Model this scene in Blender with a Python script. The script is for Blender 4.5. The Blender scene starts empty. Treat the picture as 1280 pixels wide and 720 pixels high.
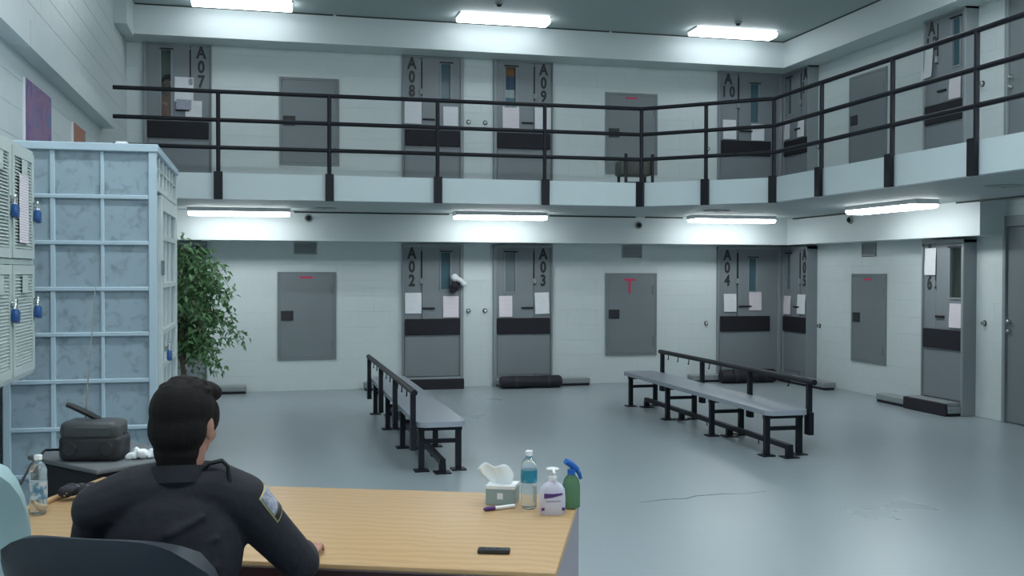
import bpy, bmesh, math, random
from mathutils import Vector, Matrix, Euler
from mathutils.bvhtree import BVHTree

random.seed(7)
SC = bpy.context.scene
COL = SC.collection
PI = math.pi

# ------------------------------------------------------------------ camera
cam_data = bpy.data.cameras.new('camera')
cam = bpy.data.objects.new('camera', cam_data)
COL.objects.link(cam)
cam_data.sensor_width = 36.0
cam_data.lens = 1295.36 * 36.0 / 1280.0
yaw, pitch, roll = 0.23825652, -0.01573297, 0.0019884
cy, sy, cp, sp = math.cos(yaw), math.sin(yaw), math.cos(pitch), math.sin(pitch)
fwd = Vector((sy * cp, cy * cp, sp))
r0 = Vector((cy, -sy, 0))
u0 = r0.cross(fwd)
rt = r0 * math.cos(roll) + u0 * math.sin(roll)
up = -r0 * math.sin(roll) + u0 * math.cos(roll)
cam.matrix_world = Matrix(((rt.x, up.x, -fwd.x, 0), (rt.y, up.y, -fwd.y, 0), (rt.z, up.z, -fwd.z, 1.7), (0, 0, 0, 1)))
SC.camera = cam

# ------------------------------------------------------------------ world, exposure
world = bpy.data.worlds.new('world')
SC.world = world
world.use_nodes = True
world.node_tree.nodes['Background'].inputs[0].default_value = (0.5, 0.6, 0.65, 1)
world.node_tree.nodes['Background'].inputs[1].default_value = 0.05
SC.view_settings.view_transform = 'Standard'
SC.view_settings.look = 'None'
SC.view_settings.exposure = 0.66
SC.view_settings.gamma = 1.0
SC.view_settings.use_curve_mapping = False
LAMP_UPPER, LAMP_LOWER, LAMP_HALL, LAMP_HALL_FAR = 4.5, 9.5, 36.0, 8.0     # lens emission of the three kinds of fixture
LAMP_COLOR = (0.90, 0.965, 1.0)
LAMP_COLOR_LOW = (0.94, 0.985, 1.0)

# ------------------------------------------------------------------ dimensions
D = 15.01          # back wall
XR = 8.22          # right wall
XL = -1.77         # left wall
YN = -3.0          # wall behind the camera
H = 5.23           # hall ceiling
F2 = 2.75          # upper walkway
SOF = 2.52         # underside of the walkway
YB, XB = 12.2, 5.84            # front of the walkway, back and right runs
CA, CB = Vector((4.62, YB)), Vector((XB, 11.08))   # ends of the chamfer

# ------------------------------------------------------------------ materials
def new_mat(name):
    m = bpy.data.materials.new(name)
    m.use_nodes = True
    return m, m.node_tree.nodes, m.node_tree.links, m.node_tree.nodes['Principled BSDF']

def mat(name, color, rough=0.5, metal=0.0, var=0.0, scale=6.0, bump=0.0, bscale=40.0, spec=None, coat=0.0, emit=None, alpha_t=0.0):
    m, N, L, b = new_mat(name)
    b.inputs['Base Color'].default_value = (*color, 1)
    b.inputs['Roughness'].default_value = rough
    b.inputs['Metallic'].default_value = metal
    if coat: b.inputs['Coat Weight'].default_value = coat
    if spec is not None: b.inputs['Specular IOR Level'].default_value = spec
    if emit:
        b.inputs['Emission Color'].default_value = (*emit[0], 1)
        b.inputs['Emission Strength'].default_value = emit[1]
    if alpha_t: b.inputs['Transmission Weight'].default_value = alpha_t
    if var or bump:
        tc = N.new('ShaderNodeTexCoord')
        no = N.new('ShaderNodeTexNoise'); no.inputs['Scale'].default_value = scale; no.inputs['Detail'].default_value = 5
        L.new(tc.outputs['Object'], no.inputs['Vector'])
        if var:
            mx = N.new('ShaderNodeMix'); mx.data_type = 'RGBA'
            mx.inputs[6].default_value = (*[c * (1 - var) for c in color], 1)
            mx.inputs[7].default_value = (*[min(1, c * (1 + var)) for c in color], 1)
            L.new(no.outputs['Fac'], mx.inputs[0]); L.new(mx.outputs[2], b.inputs['Base Color'])
        if bump:
            n2 = N.new('ShaderNodeTexNoise'); n2.inputs['Scale'].default_value = bscale; n2.inputs['Detail'].default_value = 4
            L.new(tc.outputs['Object'], n2.inputs['Vector'])
            bp = N.new('ShaderNodeBump'); bp.inputs['Strength'].default_value = bump; bp.inputs['Distance'].default_value = 0.01
            L.new(n2.outputs['Fac'], bp.inputs['Height']); L.new(bp.outputs['Normal'], b.inputs['Normal'])
    return m

def mat_glass(name, tint, gloss=0.1, rough=0.15, haze=None):
    m, N, L, b = new_mat(name)
    N.remove(b)
    out = N['Material Output']
    t = N.new('ShaderNodeBsdfTransparent'); t.inputs[0].default_value = (*tint, 1)
    g = N.new('ShaderNodeBsdfGlossy'); g.inputs['Roughness'].default_value = rough
    mx = N.new('ShaderNodeMixShader'); mx.inputs[0].default_value = gloss
    src = t
    if haze:
        df = N.new('ShaderNodeBsdfDiffuse'); df.inputs[0].default_value = (*haze, 1)
        src = N.new('ShaderNodeMixShader'); src.inputs[0].default_value = 0.75
        L.new(t.outputs[0], src.inputs[1]); L.new(df.outputs[0], src.inputs[2])
    L.new(src.outputs[0], mx.inputs[1]); L.new(g.outputs[0], mx.inputs[2]); L.new(mx.outputs[0], out.inputs[0])
    return m

def mat_ramp(name, cols, scale=3.0, rough=0.6, kind='noise', dist=0.0):
    m, N, L, b = new_mat(name)
    tc = N.new('ShaderNodeTexCoord')
    if kind == 'noise':
        t = N.new('ShaderNodeTexNoise'); t.inputs['Scale'].default_value = scale; t.inputs['Detail'].default_value = 6; t.inputs['Distortion'].default_value = dist
        fac = t.outputs['Fac']
    elif kind == 'voronoi':
        t = N.new('ShaderNodeTexVoronoi'); t.inputs['Scale'].default_value = scale
        fac = t.outputs['Distance']
    else:
        t = N.new('ShaderNodeTexWave'); t.inputs['Scale'].default_value = scale; t.inputs['Distortion'].default_value = dist
        t.bands_direction = kind; fac = t.outputs['Fac']
    L.new(tc.outputs['Object'], t.inputs['Vector'])
    r = N.new('ShaderNodeValToRGB')
    els = r.color_ramp.elements
    els[0].position, els[0].color = cols[0][0], (*cols[0][1], 1)
    els[1].position, els[1].color = cols[-1][0], (*cols[-1][1], 1)
    for p, c in cols[1:-1]:
        e = els.new(p); e.color = (*c, 1)
    L.new(fac, r.inputs[0]); L.new(r.outputs[0], b.inputs['Base Color'])
    b.inputs['Roughness'].default_value = rough
    return m

M = {}
M['block'] = mat('painted_block', (0.62, 0.69, 0.70), 0.42, var=0.05, scale=3, bump=0.25, bscale=60)
M['plaster'] = mat('painted_plaster', (0.62, 0.69, 0.70), 0.5, var=0.03, scale=2, bump=0.08)
M['fascia'] = mat('fascia_paint', (0.62, 0.73, 0.76), 0.42, var=0.03, scale=2)
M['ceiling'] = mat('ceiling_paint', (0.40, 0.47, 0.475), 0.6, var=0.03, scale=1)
M['groove'] = mat('dark_reveal', (0.03, 0.04, 0.04), 0.7)
M['steel'] = mat('grey_door_paint', (0.205, 0.235, 0.255), 0.42, var=0.06, scale=4)
M['steel2'] = mat('grey_frame_paint', (0.25, 0.285, 0.30), 0.4, var=0.05, scale=4)
M['hatch'] = mat('grey_hatch_paint', (0.185, 0.215, 0.23), 0.4, var=0.05, scale=3)
M['dark'] = mat('dark_plastic', (0.022, 0.023, 0.028), 0.5)
M['band'] = mat('dark_band', (0.016, 0.0155, 0.021), 0.6, var=0.2, scale=10, spec=0.3)
M['black'] = mat('black_paint', (0.012, 0.013, 0.017), 0.35)
M['rail'] = mat('black_rail_paint', (0.008, 0.010, 0.016), 0.45, spec=0.3)
M['letter'] = mat('black_lettering', (0.02, 0.024, 0.028), 0.5)
M['chrome'] = mat('chrome', (0.6, 0.62, 0.63), 0.2, metal=1.0)
M['paper'] = mat_ramp('printed_paper', [(0.0, (0.62, 0.66, 0.72)), (0.45, (0.72, 0.74, 0.78)), (1.0, (0.80, 0.82, 0.85))], 26, 0.7, 'noise', 1.0)
M['pinkpaper'] = mat_ramp('pink_printed_paper', [(0.0, (0.60, 0.48, 0.55)), (0.42, (0.70, 0.66, 0.72)), (0.6, (0.76, 0.74, 0.78)), (1.0, (0.80, 0.78, 0.82))], 22, 0.7, 'Z', 3.0)
M['red'] = mat('red_tape', (0.62, 0.03, 0.10), 0.5)
M['lens'] = None
M['lamp_body'] = mat('lamp_housing', (0.55, 0.60, 0.62), 0.4)
M['white'] = mat('white_plastic', (0.75, 0.78, 0.80), 0.35)
M['bench'] = mat('bench_laminate', (0.30, 0.335, 0.385), 0.35, var=0.05, scale=8)
M['wood'] = mat_ramp('desk_wood', [(0.2, (0.47, 0.30, 0.145)), (0.5, (0.49, 0.315, 0.155)), (0.8, (0.515, 0.335, 0.17))], 5.0, 0.38, 'Y', 6.0)
M['maroon'] = mat('dark_maroon_edge', (0.035, 0.014, 0.016), 0.45)
M['mauve'] = mat('mauve_grey_laminate', (0.29, 0.27, 0.32), 0.5)
M['boothbar'] = mat('pale_blue_frame', (0.44, 0.565, 0.65), 0.45, var=0.05, scale=5)
M['cream'] = mat('cream_frame', (0.56, 0.63, 0.62), 0.5, var=0.05, scale=5)
M['louver'] = mat('louver_paint', (0.50, 0.58, 0.565), 0.5, var=0.05, scale=5)
M['navylock'] = mat('blue_lock', (0.012, 0.075, 0.25), 0.35)
M['navy'] = mat('navy_uniform', (0.0105, 0.0115, 0.019), 0.8, var=0.15, scale=14, bump=0.25, bscale=30)
M['skin'] = mat('skin', (0.40, 0.20, 0.15), 0.5, var=0.06, scale=12)
M['hair'] = mat('dark_hair', (0.008, 0.0065, 0.0065), 0.75, var=0.3, scale=60, bump=0.35, bscale=160, spec=0.2)
M['teal'] = mat('pale_teal_vinyl', (0.34, 0.50, 0.52), 0.4, var=0.04)
M['chairblue'] = mat('dark_blue_vinyl', (0.010, 0.016, 0.028), 0.4, var=0.1)
M['cartgrey'] = mat('cart_grey', (0.14, 0.155, 0.165), 0.5, var=0.1)
M['radio'] = mat('radio_plastic', (0.022, 0.024, 0.028), 0.42)
M['radio2'] = mat('radio_grey', (0.055, 0.062, 0.066), 0.4)
M['leaf'] = mat_ramp('leaf_green', [(0.25, (0.035, 0.095, 0.035)), (0.48, (0.10, 0.23, 0.085)), (0.72, (0.24, 0.38, 0.21))], 9, 0.35)
M['bark'] = mat('bark', (0.12, 0.09, 0.07), 0.8, var=0.2)
M['pot'] = mat('pot_clay', (0.18, 0.10, 0.07), 0.7)
M['water'] = mat('bottle_plastic', (0.82, 0.9, 0.92), 0.05, alpha_t=0.9)
M['tealabel'] = mat_ramp('teal_label', [(0.3, (0.01, 0.16, 0.28)), (0.55, (0.02, 0.24, 0.36)), (0.75, (0.25, 0.45, 0.55))], 30, 0.4)
M['tissue'] = mat('tissue_paper', (0.84, 0.90, 0.92), 0.8)
M['tbox'] = mat('tissue_box_card', (0.26, 0.34, 0.34), 0.6, var=0.1, scale=10)
M['purple'] = mat('purple_print', (0.08, 0.025, 0.17), 0.5)
M['greyprint'] = mat('grey_print', (0.35, 0.33, 0.42), 0.5)
M['blue'] = mat('blue_plastic', (0.015, 0.13, 0.48), 0.4)
M['green'] = mat('green_liquid_bottle', (0.13, 0.30, 0.17), 0.15, alpha_t=0.5)
M['lavender'] = mat('lavender_plastic', (0.58, 0.58, 0.70), 0.35)
M['olive'] = mat('olive_plastic', (0.075, 0.09, 0.08), 0.5)
M['roll'] = mat('black_foam', (0.013, 0.012, 0.018), 0.7, var=0.2, bump=0.3, bscale=20)
M['tealpane'] = mat_glass('tinted_pane', (0.7, 0.82, 0.86), 0.025, 0.15, (0.085, 0.17, 0.21))
M['hazepane'] = mat_glass('hazy_pane', (0.8, 0.85, 0.88), 0.025, 0.15, (0.22, 0.27, 0.30))
M['clearpane'] = mat_glass('clear_pane', (0.85, 0.9, 0.9), 0.05)
M['cell'] = mat('cell_interior', (0.10, 0.24, 0.32), 0.7)
M['celltan'] = mat('cell_interior_tan', (0.5, 0.53, 0.45), 0.7)
M['cellgrey'] = mat('cell_interior_grey', (0.6, 0.68, 0.66), 0.7)
M['orange'] = mat('orange_cloth', (0.50, 0.16, 0.05), 0.7)
M['bluecloth'] = mat('blue_cloth', (0.05, 0.12, 0.26), 0.7)
M['patchgrey'] = mat_ramp('patch_embroidery', [(0.35, (0.20, 0.21, 0.28)), (0.6, (0.42, 0.44, 0.52))], 90, 0.7)
M['gold'] = mat('patch_gold', (0.50, 0.45, 0.22), 0.6)
M['manila'] = mat('manila', (0.45, 0.40, 0.18), 0.6)
M['poster'] = mat_ramp('purple_poster', [(0.34, (0.07, 0.08, 0.22)), (0.45, (0.19, 0.13, 0.30)), (0.55, (0.30, 0.16, 0.27)), (0.66, (0.15, 0.18, 0.34))], 3.2, 0.5, 'noise', 1.5)
M['poster2'] = mat_ramp('orange_poster', [(0.3, (0.22, 0.14, 0.20)), (0.5, (0.45, 0.17, 0.08)), (0.7, (0.32, 0.24, 0.30))], 8, 0.5, 'noise', 1.0)
M['speckle'] = mat_ramp('speckled_cloth', [(0.18, (0.55, 0.6, 0.65)), (0.24, (0.012, 0.012, 0.02))], 55, 0.7, 'voronoi')
M['ventgrey'] = mat('vent_grey', (0.34, 0.375, 0.39), 0.5)
M['smudge'] = mat('dull_plate', (0.30, 0.34, 0.33), 0.6)
M['crack'] = mat('crack_dark', (0.07, 0.085, 0.09), 0.7)

def lens_mat(name, strength, color=LAMP_COLOR):
    m = mat(name, (0.8, 0.8, 0.85), 0.4, emit=(color, strength))
    return m
M['lens_up'] = lens_mat('lamp_lens_upper', LAMP_UPPER)
M['lens_low'] = lens_mat('lamp_lens_lower', LAMP_LOWER, LAMP_COLOR_LOW)
M['lens_hall'] = lens_mat('lamp_lens_hall', LAMP_HALL)
M['lens_far'] = lens_mat('lamp_lens_hall_far', LAMP_HALL_FAR)

# floor: worn glossy grey epoxy
def floor_mat():
    m, N, L, b = new_mat('grey_epoxy_floor')
    tc = N.new('ShaderNodeTexCoord')
    n1 = N.new('ShaderNodeTexNoise'); n1.inputs['Scale'].default_value = 0.55; n1.inputs['Detail'].default_value = 6
    n2 = N.new('ShaderNodeTexNoise'); n2.inputs['Scale'].default_value = 7; n2.inputs['Detail'].default_value = 8
    L.new(tc.outputs['Object'], n1.inputs['Vector']); L.new(tc.outputs['Object'], n2.inputs['Vector'])
    mx = N.new('ShaderNodeMix'); mx.data_type = 'RGBA'
    mx.inputs[6].default_value = (0.27, 0.325, 0.355, 1); mx.inputs[7].default_value = (0.33, 0.39, 0.415, 1)
    ad = N.new('ShaderNodeMath'); ad.operation = 'MULTIPLY_ADD'; ad.inputs[1].default_value = 0.3
    L.new(n2.outputs['Fac'], ad.inputs[0]); 
    sc = N.new('ShaderNodeMath'); sc.operation = 'MULTIPLY'; sc.inputs[1].default_value = 0.7
    L.new(n1.outputs['Fac'], sc.inputs[0]); L.new(sc.outputs[0], ad.inputs[2])
    L.new(ad.outputs[0], mx.inputs[0]); L.new(mx.outputs[2], b.inputs['Base Color'])
    rr = N.new('ShaderNodeMapRange'); rr.inputs[3].default_value = 0.22; rr.inputs[4].default_value = 0.40
    L.new(n1.outputs['Fac'], rr.inputs[0]); L.new(rr.outputs[0], b.inputs['Roughness'])
    bp = N.new('ShaderNodeBump'); bp.inputs['Strength'].default_value = 0.02; bp.inputs['Distance'].default_value = 0.01
    L.new(n1.outputs['Fac'], bp.inputs['Height']); L.new(bp.outputs['Normal'], b.inputs['Normal'])
    return m
M['floor'] = floor_mat()

# frosted booth panes: cloudy acrylic with darker noise mottling
def booth_pane_mat():
    m, N, L, b = new_mat('cloudy_acrylic')
    tc = N.new('ShaderNodeTexCoord')
    n1 = N.new('ShaderNodeTexNoise'); n1.inputs['Scale'].default_value = 16; n1.inputs['Detail'].default_value = 10; n1.inputs['Distortion'].default_value = 0.4
    L.new(tc.outputs['Object'], n1.inputs['Vector'])
    r = N.new('ShaderNodeValToRGB')
    r.color_ramp.elements[0].position = 0.30; r.color_ramp.elements[0].color = (0.25, 0.325, 0.375, 1)
    r.color_ramp.elements[1].position = 0.48; r.color_ramp.elements[1].color = (0.37, 0.485, 0.56, 1)
    L.new(n1.outputs['Fac'], r.inputs[0]); L.new(r.outputs[0], b.inputs['Base Color'])
    b.inputs['Roughness'].default_value = 0.35
    b.inputs['Transmission Weight'].default_value = 0.15
    return m
M['pane'] = booth_pane_mat()

# ------------------------------------------------------------------ mesh builder
class MB:
    def __init__(s): s.v, s.f = [], []
    def add(s, vs, fs):
        o = len(s.v); s.v += [tuple(v) for v in vs]; s.f += [tuple(i + o for i in f) for f in fs]; return s
    def box(s, a, b, mtx=None):
        x0, y0, z0 = a; x1, y1, z1 = b
        vs = [Vector(p) for p in ((x0,y0,z0),(x1,y0,z0),(x1,y1,z0),(x0,y1,z0),(x0,y0,z1),(x1,y0,z1),(x1,y1,z1),(x0,y1,z1))]
        if mtx: vs = [mtx @ v for v in vs]
        return s.add(vs, [(0,3,2,1),(4,5,6,7),(0,1,5,4),(1,2,6,5),(2,3,7,6),(3,0,4,7)])
    def bevbox(s, a, b, r=0.01, seg=2, mtx=None):
        bm = bmesh.new(); bmesh.ops.create_cube(bm, size=1)
        for v in bm.verts: v.co = Vector([(a[i] + b[i]) / 2 + v.co[i] * (b[i] - a[i]) for i in range(3)])
        bmesh.ops.bevel(bm, geom=bm.edges[:], offset=r, segments=seg, profile=0.5, affect='EDGES')
        bm.verts.index_update()
        vs = [(mtx @ v.co) if mtx else v.co.copy() for v in bm.verts]
        fs = [tuple(v.index for v in f.verts) for f in bm.faces]
        bm.free(); return s.add(vs, fs)
    def tube(s, pts, r, n=10, caps=True):
        pts = [Vector(p) for p in pts]
        rs = r if isinstance(r, (list, tuple)) else [r] * len(pts)
        o = len(s.v); prev = None
        for i, p in enumerate(pts):
            d = (pts[min(i+1, len(pts)-1)] - pts[max(i-1, 0)]).normalized()
            if prev is None:
                a = d.cross(Vector((0,0,1)))
                if a.length < 1e-3: a = d.cross(Vector((0,1,0)))
            else: a = prev - d * prev.dot(d)
            a.normalize(); prev = a; b = d.cross(a)
            for k in range(n):
                t = 2 * PI * k / n
                s.v.append(tuple(p + (a * math.cos(t) + b * math.sin(t)) * rs[i]))
        m = len(pts)
        for i in range(m - 1):
            for k in range(n):
                k2 = (k + 1) % n
                s.f.append((o+i*n+k, o+i*n+k2, o+(i+1)*n+k2, o+(i+1)*n+k))
        if caps:
            s.f.append(tuple(o + k for k in reversed(range(n)))); s.f.append(tuple(o + (m-1)*n + k for k in range(n)))
        return s
    def lathe(s, prof, n=20, c=(0,0,0), mtx=None):
        o = len(s.v)
        for r, z in prof:
            for k in range(n):
                t = 2 * PI * k / n
                p = Vector((r * math.cos(t), r * math.sin(t), z))
                if mtx: p = mtx @ p
                s.v.append(tuple(p + Vector(c)))
        m = len(prof)
        for i in range(m - 1):
            for k in range(n):
                k2 = (k + 1) % n
                s.f.append((o+i*n+k, o+i*n+k2, o+(i+1)*n+k2, o+(i+1)*n+k))
        s.f.append(tuple(o + k for k in reversed(range(n)))); s.f.append(tuple(o + (m-1)*n + k for k in range(n)))
        return s
    def prism(s, poly, z0, z1, mtx=None):      # polygon in xy (counter-clockwise), extruded in z
        n = len(poly)
        vs = [Vector((x, y, z0)) for x, y in poly] + [Vector((x, y, z1)) for x, y in poly]
        if mtx: vs = [mtx @ v for v in vs]
        return s.add(vs, [tuple(reversed(range(n))), tuple(range(n, 2*n))] + [(i, (i+1) % n, n+(i+1) % n, n+i) for i in range(n)])
    def ell(s, c, r, n=16, m=10, rot=None):
        c = Vector(c); o = len(s.v)
        vs = [Vector((0, 0, -1))]
        for i in range(1, m):
            ph = -PI/2 + PI * i / m
            for k in range(n):
                t = 2 * PI * k / n
                vs.append(Vector((math.cos(ph)*math.cos(t), math.cos(ph)*math.sin(t), math.sin(ph))))
        vs.append(Vector((0, 0, 1)))
        fs = [(0, 1+(k+1) % n, 1+k) for k in range(n)]
        for i in range(m - 2):
            for k in range(n):
                k2 = (k+1) % n
                fs.append((1+i*n+k, 1+i*n+k2, 1+(i+1)*n+k2, 1+(i+1)*n+k))
        l = 1 + (m-2)*n; t = len(vs) - 1
        fs += [(l+k, l+(k+1) % n, t) for k in range(n)]
        out = []
        for v in vs:
            p = Vector((v.x*r[0], v.y*r[1], v.z*r[2]))
            if rot: p = rot @ p
            out.append(p + c)
        return s.add(out, fs)
    def caps(s, pts, rs, n=14):     # chain of round capsules (for remeshing)
        for p, r in zip(pts, rs): s.ell(p, (r, r, r), n, 8)
        for i in range(len(pts) - 1): s.tube([pts[i], pts[i+1]], [rs[i], rs[i+1]], n)
        return s
    def mesh(s, name, m):
        me = bpy.data.meshes.new(name); me.from_pydata(s.v, [], s.f)
        if m: me.materials.append(m)
        me.validate(); me.update()
        return me
    def build(s, name, m, parent=None, smooth=False):
        me = s.mesh(name, m)
        if smooth: smooth_mesh(me)
        return link(name, me, parent)

def smooth_mesh(me, ang=0.7):
    bm = bmesh.new(); bm.from_mesh(me)
    bmesh.ops.recalc_face_normals(bm, faces=bm.faces[:])
    for f in bm.faces: f.smooth = True
    for e in bm.edges:
        if len(e.link_faces) == 2 and e.calc_face_angle(0) > ang: e.smooth = False
    bm.to_mesh(me); bm.free()

def link(name, me, parent=None, loc=None):
    o = bpy.data.objects.new(name, me); COL.objects.link(o)
    if parent: o.parent = parent
    if loc: o.location = loc
    return o

def tag(o, label=None, cat=None, group=None, kind=None):
    if label: o['label'] = label
    if cat: o['category'] = cat
    if group: o['group'] = group
    if kind: o['kind'] = kind
    return o

def empty(name, loc=(0,0,0), rz=0.0, **k):
    o = bpy.data.objects.new(name, None); COL.objects.link(o)
    o.empty_display_size = 0.1
    o.location = loc; o.rotation_euler = (0, 0, rz)
    return tag(o, **k)

def copy_tree(o, parent=None, **k):
    c = o.copy(); COL.objects.link(c)
    if parent: c.parent = parent
    for ch in list(o.children): copy_tree(ch, c)
    return tag(c, **k)

def remesh(mb, name, m, parent, voxel=0.008, smooth=6):
    me = mb.mesh(name, m)
    tmp = bpy.data.objects.new('tmp', me); COL.objects.link(tmp)
    md = tmp.modifiers.new('r', 'REMESH'); md.mode = 'VOXEL'; md.voxel_size = voxel
    if smooth:
        ms = tmp.modifiers.new('s', 'SMOOTH'); ms.factor = 0.5; ms.iterations = smooth
    dg = bpy.context.evaluated_depsgraph_get()
    me2 = bpy.data.meshes.new_from_object(tmp.evaluated_get(dg))
    me2.name = name
    bpy.data.objects.remove(tmp)
    for p in me2.polygons: p.use_smooth = True
    if m and not me2.materials: me2.materials.append(m)
    return link(name, me2, parent)

_text = {}
def text_mesh(ch, size, m, depth=0.004, bold=0.012, sx=0.85):
    key = (ch, size, depth)
    if key not in _text:
        cu = bpy.data.curves.new('txt', 'FONT'); cu.body = ch; cu.size = size; cu.extrude = depth / 2; cu.offset = bold * size * 0.5
        cu.align_x = 'CENTER'; cu.resolution_u = 3
        o = bpy.data.objects.new('txt', cu); COL.objects.link(o)
        dg = bpy.context.evaluated_depsgraph_get()
        me = bpy.data.meshes.new_from_object(o.evaluated_get(dg))
        bpy.data.objects.remove(o)
        me.transform(Matrix.Rotation(PI/2, 4, 'X') @ Matrix.Scale(sx, 4, (1, 0, 0)))
        me.materials.clear(); me.materials.append(m); me.name = 'letter'
        _text[key] = me
    return _text[key]

# ------------------------------------------------------------------ rectangle tools and block walls
def sub_rects(rect, holes):
    out = [rect]
    for h in holes:
        nxt = []
        for (a, b, c, d) in out:                  # x0,x1,z0,z1
            x0, x1, z0, z1 = max(a, h[0]), min(b, h[1]), max(c, h[2]), min(d, h[3])
            if x0 >= x1 - 1e-6 or z0 >= z1 - 1e-6: nxt.append((a, b, c, d)); continue
            if a < x0: nxt.append((a, x0, c, d))
            if x1 < b: nxt.append((x1, b, c, d))
            if c < z0: nxt.append((x0, x1, c, z0))
            if z1 < d: nxt.append((x0, x1, z1, d))
        out = nxt
    return out

_blk = {}
def block_mesh(w, h, m):
    key = (round(w, 3), round(h, 3))
    if key not in _blk:
        jx, jz, ch, dp = 0.0002, 0.0014, 0.0018, 0.012
        x0, x1, z0, z1 = jx, w - jx, jz, h - jz
        vs = [(x0, dp, z0), (x1, dp, z0), (x1, dp, z1), (x0, dp, z1), (x0, ch, z0), (x1, ch, z0), (x1, ch, z1), (x0, ch, z1),
              (x0+0.001, 0, z0+ch), (x1-0.001, 0, z0+ch), (x1-0.001, 0, z1-ch), (x0+0.001, 0, z1-ch)]
        fs = [(8,9,10,11)]
        for i in range(4):
            j = (i+1) % 4
            fs += [(4+i, 4+j, 8+j, 8+i), (i, j, 4+j, 4+i)]
        me = bpy.data.meshes.new('concrete_block'); me.from_pydata(vs, [], fs); me.materials.append(m); me.update()
        _blk[key] = me
    return _blk[key]

def block_wall(name, origin, rz, u, z, holes, label, thick=0.10, block_zone=None):
    """wall in its own frame: x along the wall (viewer's right), y into the wall, z up; u=(u0,u1), z=(z0,z1)"""
    mb = MB()
    zone = block_zone or (u[0], u[1], z[0], z[1])
    for (a, b, c, d) in sub_rects((u[0], u[1], z[0], z[1]), holes):
        mb.box((a, 0.004, c), (b, thick, d))
    w = mb.build(name, M['plaster'])
    w.location = origin; w.rotation_euler = (0, 0, rz)
    tag(w, label, 'wall', None, 'structure')
    cw, chh = 0.449, 0.2246
    n = 0
    row = int(math.floor(zone[2] / chh))
    while row * chh < zone[3] - 1e-4:
        z0, z1 = max(row*chh, zone[2]), min((row+1)*chh, zone[3])
        x = zone[0] - (cw/2 if row % 2 else 0)
        while x < zone[1] - 1e-4:
            x0, x1 = max(x, zone[0]), min(x + cw, zone[1])
            for (a, b, c, d) in sub_rects((x0, x1, z0, z1), holes):
                if b - a < 0.03 or d - c < 0.025: continue
                o = link('concrete_block', block_mesh(b - a, d - c, M['block']), w, (a, 0, c)); n += 1
            x += cw
        row += 1
    return w

# ------------------------------------------------------------------ room shell
RB = -PI / 2          # rotation for things on the right wall: x -> -Y, y -> +X
def rw(y): return 15.01 - y      # right wall: world Y -> local x (origin at Y=15.01)

b = MB().box((XL-0.3, YN-0.2, -0.15), (XR+0.6, D+0.6, 0)).build('floor', M['floor'])
tag(b, 'grey glossy epoxy floor with a hairline crack', 'floor', None, 'structure')
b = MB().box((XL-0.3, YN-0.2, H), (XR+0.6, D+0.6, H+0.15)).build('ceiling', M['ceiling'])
tag(b, 'flat grey painted ceiling over the two storey hall', 'ceiling', None, 'structure')

DZ = 2.10   # height of the door frames
doors_back = [(-1.55, -0.72), (2.0, 2.90), (3.35, 4.26), (6.94, 8.03)]
holes_low = [(a, b_, -0.01, DZ) for a, b_ in doors_back] + [(0.232, 1.055, 0.44, 1.69), (5.11, 5.94, 0.42, 1.68), (0.46, 0.79, 1.94, 2.12), (5.37, 5.70, 1.92, 2.11)]
holes_up = [(a, b_, F2-0.3, F2+DZ) for a, b_ in doors_back] + [(0.265, 1.10, 3.20, 4.44), (5.10, 5.94, 3.19, 4.43)]
block_wall('wall_back', (0, D, 0), 0, (XL, XR), (0, 2.52), holes_low, 'white block wall of the lower tier across the back')
block_wall('wall_back_upper', (0, D, 0), 0, (XL, XR), (2.52, H), holes_up, 'white block wall of the upper tier behind the railing', block_zone=(XL, XR, 2.75, 4.85))
rh_low = [(0, rw(14.20), -0.01, DZ), (rw(11.40), rw(10.60), -0.01, DZ), (rw(13.24), rw(12.40), 0.44, 1.68), (rw(13.0), rw(12.65), 1.92, 2.11), (rw(10.13), rw(9.05), -0.01, 2.34)]
rh_up = [(0, rw(14.20), F2-0.3, F2+DZ), (rw(11.40), rw(10.60), F2-0.3, F2+DZ), (rw(13.33), rw(12.42), 3.22, 4.48), (rw(10.13), rw(9.05), F2-0.3, F2+2.34)]
block_wall('wall_right', (XR, D, 0), RB, (0, D-YN), (0, 2.52), rh_low, 'white block wall of the lower tier on the right', block_zone=(0, rw(9.0), 0, 2.52))
block_wall('wall_right_upper', (XR, D, 0), RB, (0, D-YN), (2.52, H), rh_up, 'white block wall of the upper tier on the right', block_zone=(0, rw(7.6), 2.75, 4.85))
# left wall: viewer looks at -X, viewer's right is +Y : local x -> +Y, y -> -X
block_wall('wall_left', (XL, YN, 0), PI/2, (0, D-YN), (0, H), [], 'white block wall on the left side of the hall', block_zone=(6.4-YN, D-YN, 2.4709, H))
b = MB().box((XL-0.1, YN-0.1, 0), (XR+0.1, YN, H)).build('wall_front', M['plaster'])
tag(b, 'plain white wall behind the camera', 'wall', None, 'structure')
# backs of the wall openings are closed by the wall core
b = MB().box((XL-0.1, D+0.45, 0), (XR+0.5, D+0.5, H)).build('wall_core_back', M['plaster'])
tag(b, 'core wall behind the back row of cells', 'wall', None, 'structure')
b = MB().box((XR+0.45, YN, 0), (XR+0.5, D+0.45, H)).build('wall_core_right', M['plaster'])
tag(b, 'core wall behind the right row of cells', 'wall', None, 'structure')

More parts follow.
